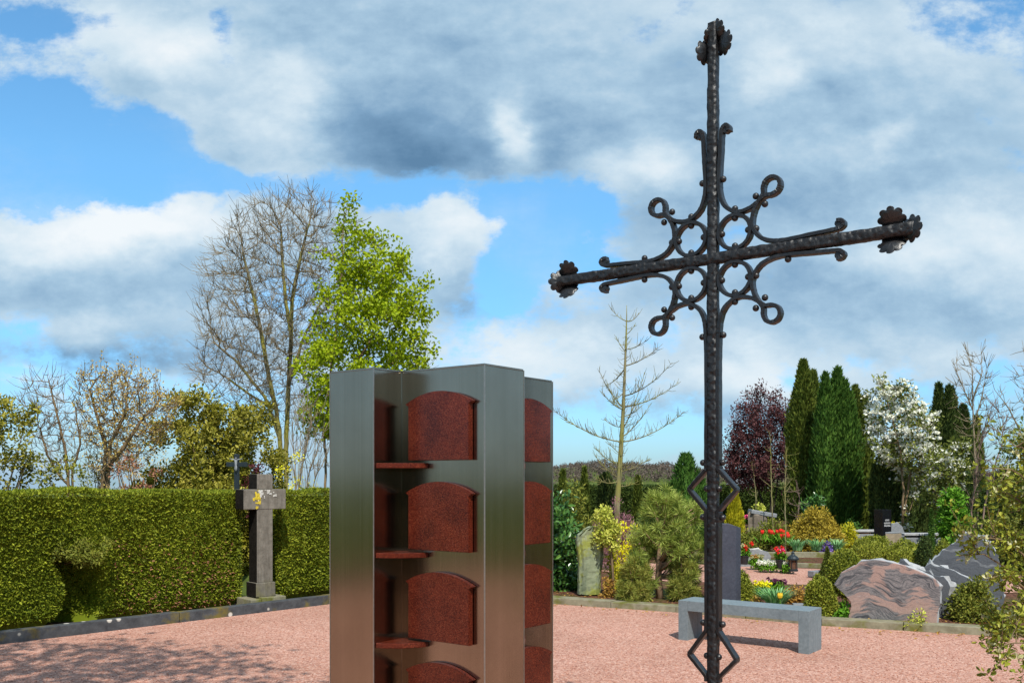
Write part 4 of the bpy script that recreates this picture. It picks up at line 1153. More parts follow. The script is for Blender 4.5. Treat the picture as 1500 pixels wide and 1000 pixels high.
tree('bare_shrub', 'leafless slender many stemmed shrub standing against the blue sky', [(545, 60, 80), (570, 30, 100), (610, 25, 125), (660, 45, 130), (700, 75, 125)], 16.2,
     [[(103, 735), (102, 690), (96, 650), (84, 600), (74, 560)], [(103, 735), (101, 690), (112, 650), (104, 590)], [(103, 735), (100, 715), (84, 700), (64, 665), (50, 620)]],
     M['bark_brown'], step=.12, n=700, di=.8, dk=.13, rtip=.0045, e=2.2, rmax=.05, twigs=500, twig_len=.3, twig_up=.6, split=.014, trop=.15, cat='shrub')
tree('budding_shrub', 'wide many stemmed shrub with tan opening buds on its upright twigs', [(545, 120, 190), (565, 110, 235), (590, 112, 262), (630, 118, 255), (670, 125, 225), (700, 135, 180)], 15.6,
     [[(146, 735), (147, 690), (150, 660), (140, 620), (125, 570)], [(147, 690), (165, 650), (190, 600)], [(146, 735), (155, 690), (185, 655), (215, 610)], [(146, 735), (138, 700), (122, 680)]],
     M['bark_brown'], step=.11, n=1300, di=.8, dk=.11, rtip=.0045, e=2.15, rmax=.05, twigs=900, twig_len=.28, twig_up=.7, split=.014, trop=.15, cat='shrub',
     leaves=leafing(G['bud'], 5, .045, .026, .055, .007, .42, 'diamond', .6, ztest=lambda p: (p[:, 0] > -7.0) | (rng.random(len(p)) < .25)))
shrub('evergreen_shrub', 'yellowish green open evergreen shrub at the far end of the hedge', 'shrub', (-90, 78, 590, 15.0), G['bronze'], (.075, .034), (200, .17), 70, 'mound', 'oval', .35, stem=M['bark_brown'], stems=22, srad=.018, lump=.18)
shrub('low_olive_shrub', 'low olive green shrub at the foot of the bare stems', 'shrub', (14, 130, 676, 15.0), G['olive'], (.07, .03), (54, .13), 50, 'mound', 'diamond', .3, stem=M['bark_brown'])
shrub('tan_shrub', 'warm tan freshly budding shrub filling in behind the budding stems', 'shrub', (150, 268, 598, 17.8), G['bud'], (.060, .028), (150, .15), 34, 'mound', 'diamond', .25, stem=M['bark_brown'], stems=40, srad=.012)
shrub('dull_red_shrub', 'dull red twiggy shrub under the budding shrub', 'shrub', (158, 238, 664, 14.6), G['redtwig'], (.055, .026), (80, .12), 60, 'mound', 'diamond', .3, stem=M['bark_brown'], stems=30)
shrub('olive_undershrub', 'thin olive shrub filling the base of the budding shrub', 'shrub', (108, 196, 640, 16.4), G['olive'], (.06, .026), (90, .13), 44, 'mound', 'diamond', .2, stem=M['bark_brown'])
shrub('bronze_viburnum', 'broad dense bronze green shrub spreading behind the hedge', 'shrub', (196, 424, 588, 17.0), G['bronze'], (.074, .038), (520, .18), 105, 'mound', 'oval', .40, stem=M['bark_brown'], stems=24, srad=.03, lump=.13)
shrub('wine_red_maple', 'small wine red maple behind the dark crucifix headstone', 'shrub', (356, 394, 670, 16.2), G['wine'], (.06, .03), (26, .11), 50, 'ellipsoid', 'diamond', .3, stem=M['bark_brown'], zb=.9)
def forsythia(t, C, cr):
    mb = MB()
    for i in range(46):
        x = C[rng.integers(len(C))]; b = np.array([x[0]*.6 + t.location.x*.4, x[1], .05]); top = x + np.array([rng.normal()*.12, rng.normal()*.1, rng.uniform(.1, .45)])
        add_tube(mb, [b, (b+top)/2 + rng.normal(size=3)*.05, top], [.008, .006, .003], 4)
    mb.build('stem', M['straw'], t)
shrub('forsythia', 'yellow flowering forsythia with straw coloured stalks beside the stone cross', 'shrub', (396, 500, 672, 14.9), G['forsythia'], (.035, .022), (120, .085), 22, 'dome', 'diamond', .15, stem=None, extra=forsythia, part='blossom', lump=.3)
shrub('green_undershrub', 'mid green shrub at the foot of the forsythia', 'shrub', (420, 500, 694, 14.4), G['olive'], (.06, .024), (36, .11), 40, 'dome', 'diamond', .3, stem=M['bark_brown'])
tree('thicket', 'thin leafless thicket of upright shoots under the maple', [(590, 425, 470), (640, 425, 485), (690, 428, 490)], 19.0,
     [[(432, 735), (434, 690), (430, 640)], [(432, 735), (440, 690), (455, 620)], [(432, 735), (452, 690), (470, 640)], [(432, 735), (462, 700), (482, 660)]],
     M['bark_grey'], step=.13, n=260, di=.9, dk=.2, rtip=.006, e=2.3, rmax=.04, twigs=260, twig_len=.5, twig_up=1.0, split=.014, cat='shrub')

# ------------------------------------------------------------------ the planted bed to the right of the tower
def slab_rock(name, label, outline, Y, thick, mats, yaw=0.0, group=None, cat='headstone', jitter=.015, seed=1, lean=0.0, bevel=.02, part='stone', tops=None):
    """upright split boulder: a flat polished face with the given outline (pixels at distance Y), a rough broken edge and back"""
    g = random.Random(seed)
    ca, sa = math.cos(yaw), math.sin(yaw); c0 = (sum(p[0] for p in outline)/len(outline)-750)/F*Y; pts = []
    for px, py in outline:      # the outline lies in the turned plane of the face
        k = (px-750)/F; s = (k*Y - c0)/(ca - k*sa); pts.append((c0 + s, EYE + (HOR-py)/F*(Y + s*sa)))
    cx = c0; zb = min(p[1] for p in pts)
    t = thing(name, label, cat, (cx, Y, max(0, zb)), group)
    # refine and roughen the outline
    fine = []
    for i in range(len(pts)):
        a, b = pts[i], pts[(i+1) % len(pts)]
        k = max(1, int(math.hypot(b[0]-a[0], b[1]-a[1])/.05))
        for j in range(k):
            fine.append((a[0]+(b[0]-a[0])*j/k + g.gauss(0, jitter*.35), a[1]+(b[1]-a[1])*j/k + g.gauss(0, jitter*.35)))
    n = len(fine); mz = sum(p[1] for p in fine)/n
    layers = [(0.0, .985), (.012, 1.0), (thick*.35, 1.0), (thick*.7, .985), (thick, .90)]
    bm = bmesh.new(); rings = []
    for li, (d, sc) in enumerate(layers):
        ring = []
        for (x, z) in fine:
            jj = jitter if li > 1 else 0
            X = (x-cx)*sc + g.gauss(0, jj); Zz = mz + (z-mz)*sc + g.gauss(0, jj); D = d + g.gauss(0, jj*.6) + (Zz-zb)*lean
            ring.append(bm.verts.new((cx + X*ca - D*sa, Y + X*sa + D*ca, Zz)))
        rings.append(ring)
    f0 = bm.faces.new(rings[0]); f0.material_index = 0
    fb = bm.faces.new(rings[-1][::-1]); fb.material_index = len(mats)-1
    for li in range(len(rings)-1):
        for i in range(n):
            f = bm.faces.new((rings[li][i], rings[li][(i+1) % n], rings[li+1][(i+1) % n], rings[li+1][i]))
            f.material_index = 0 if li == 0 else len(mats)-1
    bmesh.ops.recalc_face_normals(bm, faces=bm.faces[:])
    bmesh.ops.triangulate(bm, faces=[f0, fb])
    bm_obj(bm, part, mats, t)
    return t

# lichened schist stele
def stele():
    Y = 13.1; out = [(846, 869), (847, 820), (843, 792), (845, 783), (852, 779), (856, 773), (864, 771), (869, 775), (872, 782), (880, 785), (884, 795), (883, 820), (880, 845), (880, 869)]
    g = random.Random(4); pts = [XZ(a, b, Y) for a, b in out]; cx = sum(p[0] for p in pts)/len(pts)
    t = thing('rough_stele', 'rough upright grey green lichened stele in front of the glossy laurel', 'headstone', (cx, Y, .07))
    bm = bmesh.new(); n = 26; rows = 26; gridv = []
    zs = np.linspace(min(p[1] for p in pts), max(p[1] for p in pts), rows)
    L = [(XZ(846, 869, Y)), *[XZ(a, b, Y) for a, b in out[1:7]]]; Rr = [XZ(a, b, Y) for a, b in out[:6:-1]]
    for z in zs:
        xl = np.interp(z, [p[1] for p in L], [p[0] for p in L]); xr = np.interp(z, [p[1] for p in Rr], [p[0] for p in Rr]); row = []
        for j in range(n):
            th = 2*math.pi*j/n; c, s = math.cos(th), math.sin(th)
            c2 = math.copysign(abs(c)**.55, c); s2 = math.copysign(abs(s)**.55, s)
            x = (xl+xr)/2 + (xr-xl)/2*c2 + g.gauss(0, .003); y = Y + .10*s2 + g.gauss(0, .003) + .022*math.sin(j*1.9 + .6*math.sin(z*2.2)) + .010*math.sin(z*5 + j*.8)
            row.append(bm.verts.new((x, y, z + g.gauss(0, .006))))
        gridv.append(row)
    for i in range(rows-1):
        for j in range(n): bm.faces.new((gridv[i][j], gridv[i][(j+1) % n], gridv[i+1][(j+1) % n], gridv[i+1][j]))
    bm.faces.new(gridv[-1]); bm.faces.new(gridv[0][::-1])
    bmesh.ops.recalc_face_normals(bm, faces=bm.faces[:])
    bm_obj(bm, 'stone', M['stele'], t)
stele()
shrub('glossy_laurel', 'large glossy dark green laurel between the steel tower and the lichened stele', 'shrub', (742, 872, 712, 14.0), G['laurel'], (.105, .052), (150, .17), 34, 'dome', 'oval', .55, stem=M['bark_brown'], stems=18, lump=.22)
def standard_shrub():
    Y = 12.9
    t = shrub('grafted_standard', 'small lime green shrub grafted on a bare stem beside the lichened stele', 'shrub', (868, 914, 745, Y), G['lime'], (.055, .025), (42, .075), 40, 'ellipsoid', 'oval', .4, stem=None, zb=.72)
    x, _ = XZ(899, 0, Y); mb = MB(); add_tube(mb, [(x, Y, -.02), (x-.01, Y+.01, .4), (x-.04, Y, .80), (t.location.x, Y, .98)], [.018, .016, .014, .01], 7); mb.build('trunk', M['bark_brown'], t)
standard_shrub()
shrub('golden_shrub', 'golden yellow shrub glowing behind the grafted stem', 'shrub', (890, 948, 772, 13.4), G['yellow'], (.05, .02), (60, .09), 40, 'dome', 'diamond', .4, stem=M['bark_brown'])
shrub('low_golden_shrub', 'small golden and green shrub beside the stele foot', 'shrub', (882, 912, 780, 13.3), G['goldcon'], (.05, .02), (24, .08), 36, 'dome', 'diamond', .4, stem=M['bark_brown'])
shrub('purple_heather', 'mound of purple heather under the bare larch', 'heather', (862, 950, 733, 17.5), G['heather'], (.06, .014), (120, .12), 46, 'dome', 'diamond', .45, stem=M['bark_brown'], up=1.2)
def needles(mb, C, D, per, L, W, spread=.9):
    """tufts of long needles: C tip positions, D shoot directions"""
    k = len(C); ci = np.repeat(np.arange(k), per); n = k*per
    A = nrm(D[ci]*.75 + rdir(n)*spread); P = C[ci] - D[ci]*rng.random((n, 1))*.09
    add_leaves(mb, P, A, rdir(n), L*rng.uniform(.7, 1.2, n), W, 'diamond', fold=.05)
def pine():
    Y = 12.75; x0, _ = XZ(967, 0, Y)
    t = thing('young_pine', 'young pine with tufted needles on an orange brown trunk near the kerb', 'pine', (x0, Y, .07))
    cx, cz = XZ(980, 775, Y); mb = MB(); C = []; D = []
    ctr = np.array([cx, Y, cz])
    wood = MB(); tr = [(x0, Y, .0), (x0-.02, Y+.02, .35), (x0+.0, Y, .75), (x0+.05, Y, 1.1), (x0+.08, Y, 1.45)]
    add_tube(wood, tr, [.055, .045, .038, .028, .012], 8)
    for i in range(150):
        d = rdir(1)[0]; r = rng.random()**.4
        p = ctr + d*np.array([.46, .46, .58])*r
        if p[2] < .80 and abs(p[0]-x0) < .13 and p[1] < Y+.1: continue
        C.append(p); D.append(nrm(d*.8 + np.array([0, 0, .7])))
    for i in range(70):
        h = rng.uniform(.3, .95); dx_ = rng.uniform(.13, .52)*(1 if i % 3 else -.75); C.append(np.array([x0 + dx_, Y + rng.normal()*.2, h + dx_*.1])); D.append(nrm(np.array([.5, -.2, .6])))
    C = np.array(C); D = np.array(D)
    for i in range(0, len(C), 3):
        h = min(max(C[i][2]-.25, .35), 1.35); a = np.array([np.interp(h, [p[2] for p in tr], [p[0] for p in tr]), Y, h])
        add_tube(wood, [a, (a+C[i])/2 + np.array([0, 0, -.03]), C[i]], [.016, .011, .006], 5)
    needles(mb, C, D, 85, .14, .008)
    wood.build('trunk', M['bark_pine'], t, smooth=True); mb.build('crown', G['pine'], t)
pine()
def low_pine(name, label, box, n, seed, mat):
    cx, Y, rx, top, zb = box_dims(box, .07); t = thing(name, label, 'shrub', (cx, Y, zb)); g = rng
    C = []; D = []
    for i in range(n):
        d = rdir(1)[0]; d[2] = abs(d[2]); r = g.random()**.4; C.append(np.array([cx, Y, zb]) + d*r*np.array([rx-.08, rx*.8, top-zb-.1])); D.append(nrm(d*.9 + np.array([0, 0, .6])))
    mb = MB(); C = np.array(C); D = np.array(D); needles(mb, C, D, 80, .10, .007); mb.build('foliage', mat, t)
    mb = MB()
    for i in range(0, n, 4): add_tube(mb, [(cx + g.normal()*.04, Y, 0.05), (C[i]+np.array([cx, Y, .1]))/2, C[i]], [.014, .010, .004], 5)
    mb.build('stem', M['bark_pine'], t)
low_pine('mugo_pine', 'low spreading mountain pine at the kerb left of the young pine', (893, 966, 800, 12.55), 110, 1, G['juniper'])
low_pine('mugo_pine', 'low spreading mountain pine under the right side of the young pine', (968, 1036, 800, 12.55), 110, 2, G['juniper'])
shrub('rust_brown_plant', 'small rusty brown plant with a violet flower at the stele foot', 'plant', (880, 908, 826, 12.9), G['rust'], (.04, .02), (16, .06), 40, 'dome', 'oval', .3)
conifer('broad_yew', 'dense bright green yew rising behind the young pine', (970, 1040, 668, 21.0), G['midcon'], leaf=(.12, .035), n=9000, shape='dome', lump=.30, leaders=((0, .8, 1), (-.5, .5, .72), (.45, .55, .8)))
for nm, lab, bx in (('small_conifer', 'slender small conifer nearest the steel tower against the fields', (811, 838, 690, 27.0)), ('small_conifer', 'slender small conifer with a pointed tip left of the larch', (846, 866, 686, 27.0)),
                    ('small_conifer', 'blunt dark small conifer standing just left of the larch trunk', (876, 898, 694, 27.0)), ('small_conifer', 'small dark conifer right of the larch trunk', (924, 945, 699, 26.0))):
    conifer(nm, lab, bx, G['thuja'] if 'blunt' not in lab else G['darkcon'], leaf=(.11, .04), n=2600, shape='cone' if 'blunt' not in lab else 'column', group='small conifers in front of the far fields')
shrub('green_hedge_shrub', 'low wide green shrub behind the glossy laurel', 'shrub', (800, 875, 704, 20.0), G['olive'], (.09, .04), (70, .2), 40, 'dome', 'diamond', .4, stem=M['bark_brown'])
shrub('dark_undershrub', 'dark green spreading shrub behind the purple heather', 'shrub', (925, 990, 716, 20.5), G['hedge_shade'], (.10, .035), (50, .18), 50, 'dome', 'diamond', .4, stem=M['bark_brown'])

# bare larch-like tree with upswept side branches
def larch():
    Y = 25.0; x0, _ = XZ(905, 0, Y); s = Y/F
    t = thing('bare_larch', 'slim bare larch with upswept side branches and a yellowish trunk', 'tree', (x0, Y, 0))
    def W(px, py, dy=0): x, z = XZ(px, py, Y); return np.array([x, Y+dy, z])
    tr = [np.array([x0-.02, Y, -.05]), W(904, 735), W(907, 700), W(910, 650), W(913, 600), W(915, 550), W(917, 500), W(918, 462), W(918, 447)]
    mb = MB(); add_tube(mb, tr, [.095, .080, .072, .060, .048, .036, .024, .012, .006], 8); mb.build('trunk', M['bark_larch'], t, smooth=True)
    mb = MB()
    br = [((911, 647), (1008, 600), 26), ((911, 647), (810, 600), 30), ((913, 596), (990, 562), 16), ((913, 597), (876, 545), 14), ((914, 580), (972, 540), 14), ((915, 536), (968, 506), 10), ((914, 600), (876, 575), 12),
          ((915, 512), (950, 497), 6), ((917, 470), (943, 450), 4), ((917, 470), (897, 444), 4), ((914, 625), (950, 540), 8), ((912, 625), (888, 610), 8), ((909, 680), (876, 655), 12), ((908, 690), (950, 672), 12), ((907, 700), (872, 668), 12), ((915, 540), (890, 560), 6),
          ((910, 665), (885, 640), 8), ((911, 640), (955, 590), 10), ((913, 610), (945, 590), 8), ((905, 705), (868, 700), 8), ((906, 712), (945, 700), 8), ((916, 515), (903, 492), 5), ((917, 490), (930, 476), 4), ((913, 575), (890, 590), 6)]
    for (a, b, k) in br:
        d = rng.normal()*.45; A = W(*a); B = W(b[0], b[1], d); L = np.linalg.norm(B-A)
        mid = (A+B)/2 + np.array([0, 0, -.16*L]); ts = np.linspace(0, 1, 10)[:, None]
        cur = (1-ts)**2*A + 2*ts*(1-ts)*mid + ts**2*B; add_tube(mb, cur, np.linspace(.019 if L > 1 else .012, .004, 10), 5)
        for q in range(k*2):
            u = rng.uniform(.12, .98); i = int(u*9); p = cur[i] + (cur[min(i+1, 9)]-cur[i])*(u*9-i); l = rng.uniform(.10, .42)*(1.15-u*.6)*min(1, L)
            dd = nrm(nrm(B-A)*.6 + rdir(1)[0]*.8 + np.array([0, 0, .45])); add_tube(mb, [p, p+dd*l*.5, p + dd*l + np.array([0, 0, l*.2])], [.0075, .006, .004], 3, cap=False)
    for i in range(90):
        z = rng.uniform(1.9, 5.9); u = (z-1.7)/4.5; p = np.array([np.interp(z, [q[2] for q in tr], [q[0] for q in tr]), Y, z]); dd = nrm(rdir(1)[0]*np.array([1, 1, .3]) + np.array([0, 0, .25])); l = rng.uniform(.2, .7)*(1.1-u)
        add_tube(mb, [p, p+dd*l*.6, p+dd*l+np.array([0, 0, l*.25])], [.0085, .0065, .004], 3, cap=False)
    mb.build('branches', M['bark_larch'], t, smooth=True)
larch()

# ------------------------------------------------------------------ slate headstone, boulders, box balls near the kerb
def slate_headstone():
    Y = 12.1; x0, zt = XZ(1042, 768, Y); x1, _ = XZ(1078, 0, Y); x2, zt2 = XZ(1086.5, 772, Y)
    t = thing('slate_headstone', 'tall dark blue slate headstone right behind the bench', 'headstone', ((x0+x2)/2, Y, .07))
    bm = bmesh.new()
    pts = [(x0, Y+.0), (x1, Y-.02), (x2, Y+.05), (x2, Y+.20), (x0, Y+.20)]
    a = [bm.verts.new((x, y, .05)) for x, y in pts]; tops = [zt+.01, zt-.02, zt2-.01, zt2-.01, zt+.01]
    b = [bm.verts.new((x, y, z)) for (x, y), z in zip(pts, tops)]
    mid = bm.verts.new(((x0+x1)/2+.06, Y-.008, zt+.012))
    bm.faces.new(a[::-1]); bm.faces.new([b[0], mid, b[1], b[2], b[3], b[4]])
    bm.faces.new([a[0], a[1], b[1], mid, b[0]])
    for i in range(1, 5): bm.faces.new((a[i], a[(i+1) % 5], b[(i+1) % 5], b[i]))
    bmesh.ops.recalc_face_normals(bm, faces=bm.faces[:]); bmesh.ops.bevel(bm, geom=[e for e in bm.edges if e.calc_length() > .06], offset=.004, segments=1, affect='EDGES')
    bm_obj(bm, 'slab', M['slate_dark'], t)
    bm = bmesh.new(); add_oprism(bm, (x0-.06, Y-.06, .02), (1, 0, 0), (0, 1, 0), (0, 0, 1), x2-x0+.12, .32, .07, .008); bm_obj(bm, 'base_stone', M['slate'], t)
slate_headstone()
slab_rock('pink_gneiss_boulder', 'broad pink and grey banded boulder headstone with a polished face', [(1242, 910), (1246, 882), (1233, 866), (1222, 855), (1232, 838), (1247, 829), (1262, 822), (1280, 819), (1306, 823), (1318, 826), (1340, 832), (1356, 840), (1371, 848), (1377, 858), (1377, 875), (1374, 895), (1372, 912), (1300, 913)],
          10.72, .26, [M['pink'], M['split']], yaw=-.55, seed=3, jitter=.014)
slab_rock('split_grey_rock', 'grey rough split rock leaning against the back of the pink boulder', [(1306, 905), (1310, 832), (1320, 819), (1340, 831), (1360, 838), (1384, 846), (1390, 860), (1391, 880), (1384, 905)],
          11.05, .20, [M['grey_gneiss'], M['split']], yaw=-.5, seed=8, jitter=.03)
slab_rock('grey_ridge_rock', 'low grey rock with a pale broken ridge between the two big boulders', [(1345, 900), (1350, 836), (1362, 825), (1385, 832), (1405, 840), (1421, 848), (1424, 900)],
          11.35, .22, [M['grey_gneiss'], M['split']], yaw=-.4, seed=9, jitter=.02)
slab_rock('grey_peaked_boulder', 'large grey veined boulder headstone with a pale peaked top', [(1352, 900), (1354, 832), (1375, 812), (1398, 794), (1412, 782), (1420, 779), (1434, 786), (1452, 796), (1462, 812), (1470, 850), (1470, 900)],
          11.8, .30, [M['grey_gneiss'], M['split']], yaw=-.45, seed=5, jitter=.018)
box_ball('boxwood_ball', 'dense clipped boxwood dome at the kerb just beyond the bench', (1177, 1225, 843, 11.15), G['box'], n=9000, shape='dome', group='boxwood balls', depth=.95)
box_ball('boxwood_ball', 'clipped boxwood cone half hidden behind the slate headstone', (1062, 1106, 836, 12.5), G['box'], n=6000, shape='dome', group='boxwood balls')
box_ball('boxwood_ball', 'round boxwood peeking over the pointed end of the pink boulder', (1216, 1262, 804, 11.9), G['box'], n=7000, group='boxwood balls', zb=.2)
box_ball('boxwood_ball', 'boxwood ball behind the middle of the pink boulder', (1300, 1362, 792, 15.0), G['box'], n=8000, group='boxwood balls')
box_ball('boxwood_ball', 'boxwood ball nearer the bronze maple of the two behind the pink boulder', (1246, 1308, 784, 15.6), G['box'], n=8000, group='boxwood balls')
box_ball('boxwood_ball', 'tiny boxwood ball beside the small pointed cone', (1344, 1366, 783, 14.6), G['darkcon'], n=2600, group='boxwood balls')
box_ball('box_cone', 'small dark pointed clipped cone behind the grey peaked boulder', (1354, 1373, 755, 15.5), G['cypress'], n=4200, shape='cone', zlow=0)
box_ball('box_cone', 'very small clipped cone at the end of the far grave bed', (1203, 1220, 803, 15.9), G['thuja'], n=2600, shape='cone')
box_ball('clipped_shrub', 'green rounded shrub right of the small pointed cone', (1366, 1398, 792, 14.8), G['box'], n=4000)
shrub('gold_tipped_shrub', 'yellow tipped low shrub in front of the grey rocks at the kerb', 'shrub', (1386, 1462, 846, 10.75), G['olive'], (.045, .022), (120, .09), 50, 'dome', 'oval', .5, stem=M['bark_brown'], lump=.12, zb=.07)
shrub('sprouting_plant', 'small sparse plant sprouting before the pink boulder', 'plant', (1320, 1372, 884, 10.5), G['lime'], (.035, .018), (20, .05), 9, 'dome', 'oval', .2, stem=M['bark_brown'], stems=16, srad=.003)
shrub('ivy_plant', 'small dark leafy plant under the overhang of the pink boulder', 'plant', (1220, 1246, 876, 11.0), G['fresh'], (.05, .03), (14, .06), 26, 'dome', 'oval', .2)

def blades(name, label, cx, Y, r, h, n, mat, w=.018, cat='plant', group=None, zb=.075, flowers=None):
    t = thing(name, label, cat, (cx, Y, zb), group); mb = MB(); v = []; f = []
    for i in range(n):
        th = rng.random()*6.283; d = np.array([math.cos(th), math.sin(th), 0]); b = np.array([cx, Y, zb]) + d*r*.35*rng.random()**.5 ; L = h*rng.uniform(.7, 1.15); lean = rng.uniform(.25, 1.0)*r
        s = np.array([-d[1], d[0], 0]); k = len(v)
        for u in (0, .35, .7, 1):
            p = b + d*lean*u**1.6 + np.array([0, 0, L*(u - .22*u*u*u)]); ww = w*(1-u**2*.95)*.5
            v += [p - s*ww, p + s*ww]
        f += [[k+2*q, k+2*q+1, k+2*q+3, k+2*q+2] for q in range(3)]
    mb.add(v, np.array(f)); mb.build('leaves', mat, t)
    if flowers: flowers(t)
    return t
def tulip_flower(t, pts, mat, r=.028, stem=G['fresh'], part='flower'):
    """each flower a cup of six petals on a stem of its own"""
    for (x, y, z, z0) in pts:
        mb = MB(); add_tube(mb, [(x, y, z0), (x+.005, y, (z+z0)/2), (x, y, z)], .004, 4, 0)
        v = []; k = 12
        for u, rr in ((0, .25), (.25, .8), (.6, 1.0), (1, .8)):
            for j in range(k):
                a = 6.283*j/k; q = rr*r*(1 if j % 2 else .9); v.append((x + math.cos(a)*q, y + math.sin(a)*q, z + u*r*2.3*(1 if u < 1 or j % 2 else .82)))
        mb.add(v, np.array([[i*k+j, i*k+(j+1) % k, (i+1)*k+(j+1) % k, (i+1)*k+j] for i in range(3) for j in range(k)]), 1)
        mb.build(part, [stem, mat], t)
x, z = XZ(1136, 0, 11.75)
def fl(t): p = XZ(1146, 876, 11.35); tulip_flower(t, [(p[0], 11.45, p[1]-.02, .1)], G['orange'], .035)
blades('tulip_clump', 'fresh blue green clump of tulip leaves with one orange bloom behind the bench', x, 11.75, .26, .30, 230, G['blade'], .024, flowers=fl)
def pansies(name, label, px0, px1, py, Y, mats, n, group=None, zb=.075, hh=.12, lr=.045, cat='flowers', pl=None):
    a, b = XZ(px0, 0, Y)[0], XZ(px1, 0, Y)[0]; t = thing(name, label, cat, ((a+b)/2, Y, zb), group)
    k = 26; C = np.stack([rng.uniform(a, b, k), Y + rng.uniform(-.14, .14, k), zb + rng.uniform(.01, hh*.75, k)], 1)
    mb = MB(); clump_leaves(mb, C, .05, 26, lr, lr*.55, 'oval', .6); mb.build('leaves', pl or G['fresh'], t)
    for m in mats:
        mb = MB(); C = np.stack([rng.uniform(a, b, n), Y + rng.uniform(-.15, .12, n), zb + hh + rng.uniform(-.035, .03, n)], 1)
        clump_leaves(mb, C, .018, 9, .034, .032, 'oval', .9, m=0); mb.build('blossom', m, t)
    return t
pansies('pansy_bed', 'yellow pansies flowering behind the tulip clump', 1108, 1128, 0, 12.7, [G['yellow']], 14, zb=.09, hh=.17)
pansies('pansy_bed', 'plum coloured pansies beside the yellow ones', 1124, 1148, 0, 12.9, [G['plum']], 16, zb=.09, hh=.20)
shrub('rusty_shrub', 'low rusty orange leafed shrub between the tulip clump and the boxwood dome', 'shrub', (1146, 1184, 854, 12.3), G['rust'], (.04, .024), (40, .07), 34, 'dome', 'oval', .4, stem=M['bark_brown'])
shrub('brown_ground_plant', 'low brownish ground plant at the foot of the boxwood cone', 'plant', (1096, 1120, 868, 12.0), G['rust'], (.035, .02), (14, .05), 30, 'dome', 'oval', .3)
def grave_edge(name, label, px, py, Y, w, d, h, mat, yaw=.3, cat='kerbstone'):
    x, z = XZ(px, py, Y); t = thing(name, label, cat, (x, Y, .06)); bm = bmesh.new(); c, s = math.cos(yaw), math.sin(yaw)
    add_oprism(bm, (x, Y, .03), (c, s, 0), (-s, c, 0), (0, 0, 1), w, d, h, .01); bm_obj(bm, 'stone', mat, t)
grave_edge('grave_edging', 'grey flat grave edging stone beside the boxwood dome', 1162, 880, 11.6, .30, .16, .12, M['greystone'], -.2)
grave_edge('grave_edging', 'dark grave edging stone at the end of the far bed', 1192, 838, 15.9, .75, .14, .10, M['greystone'], .5)

# ------------------------------------------------------------------ the far grave bed beyond the path
def flower_pot(name, label, px, py, Y, r, h, mat_f, n, spread, group=None, h2=.22):
    x, _ = XZ(px, 0, Y); z0 = EYE + (HOR-py)/F*Y; t = thing(name, label, 'flowerpot', (x, Y, z0), group)
    mb = MB(); add_lathe(mb, (x, Y, z0), [(0.0, 0), (r*.74, 0), (r, h*.9), (r*1.08, h*.9), (r*1.08, h), (r*.9, h), (0, h*.92)], 18); mb.build('pot', M['pot'], t, smooth=False)
    k = 16; C = np.stack([x + rng.normal(size=k)*spread*.5, Y + rng.normal(size=k)*spread*.4, z0 + h + rng.uniform(.02, h2*.7, k)], 1)
    mb = MB(); clump_leaves(mb, C, .05, 20, .06, .032, 'oval', .5); mb.build('leaves', G['fresh'], t)
    for i, m in enumerate(mat_f):
        C = np.stack([x + rng.normal(size=n)*spread*.5, Y - .03 + rng.normal(size=n)*spread*.35, z0 + h + h2 + rng.normal(size=n)*.03], 1)
        mb = MB(); clump_leaves(mb, C, .026, 22, .034, .030, 'oval', .5); mb.build('blossom', m, t)
flower_pot('flower_pot', 'black pot of red and pale flowers next to the low boulder', 1090, 826, 17.0, .085, .16, [G['red'], G['cream']], 4, .09, 'potted flowers on the far grave', .15)
flower_pot('flower_pot', 'black pot of red and pink blooms beside the grave lantern', 1143, 833, 16.8, .085, .17, [G['red'], G['pinkf']], 5, .09, 'potted flowers on the far grave', .15)
pansies('white_pansies', 'low cushion of white pansies in front of the potted red flowers', 1112, 1138, 0, 16.9, [G['white']], 44, zb=.05, hh=.13)
pansies('white_pansies', 'narrow tuft of white pansies between the flower pot and the lantern', 1146, 1158, 0, 16.75, [G['white']], 26, zb=.05, hh=.12)
pansies('pink_primroses', 'small pinkish primroses in front of the low boulder', 1100, 1118, 0, 17.4, [G['cream'], G['rust']], 14, zb=.06, hh=.18)
def lantern():
    Y = 16.6; x, _ = XZ(1161.5, 0, Y); z0 = EYE + (HOR-836)/F*Y; r = .095
    t = thing('grave_lantern', 'dark green metal grave lantern with a domed lid beside white pansies', 'lantern', (x, Y, z0))
    mb = MB(); add_lathe(mb, (x, Y, z0), [(0, 0), (r*.95, 0), (r*.95, .03), (r*.8, .04)], 12); mb.build('base', M['bronze'], t)
    mb = MB(); add_lathe(mb, (x, Y, z0), [(r*.72, .04), (r*.72, .20)], 12); mb.build('glass', M['glass'], t)
    mb = MB()
    for i in range(6): a = math.pi/3*i; add_tube(mb, [(x+math.cos(a)*r*.78, Y+math.sin(a)*r*.78, z0+.035), (x+math.cos(a)*r*.78, Y+math.sin(a)*r*.78, z0+.21)], .007, 5)
    mb.build('frame', M['bronze'], t)
    mb = MB(); add_lathe(mb, (x, Y, z0), [(0, .20), (r*1.1, .20), (r*1.1, .225), (r*.8, .26), (r*.4, .285), (r*.3, .30), (r*.3, .325), (r*.12, .35), (0, .355)], 14); mb.build('lid', M['bronze'], t)
lantern()
slab_rock('low_grave_boulder', 'low flat boulder with a white broken top edge on the far grave', [(1076, 832), (1078, 810), (1092, 805), (1110, 804), (1124, 808), (1130, 814), (1126, 832)], 18.0, .30, [M['greystone'], M['pale']], seed=12, jitter=.02, cat='boulder')
x, _ = XZ(1180, 0, 20.9)
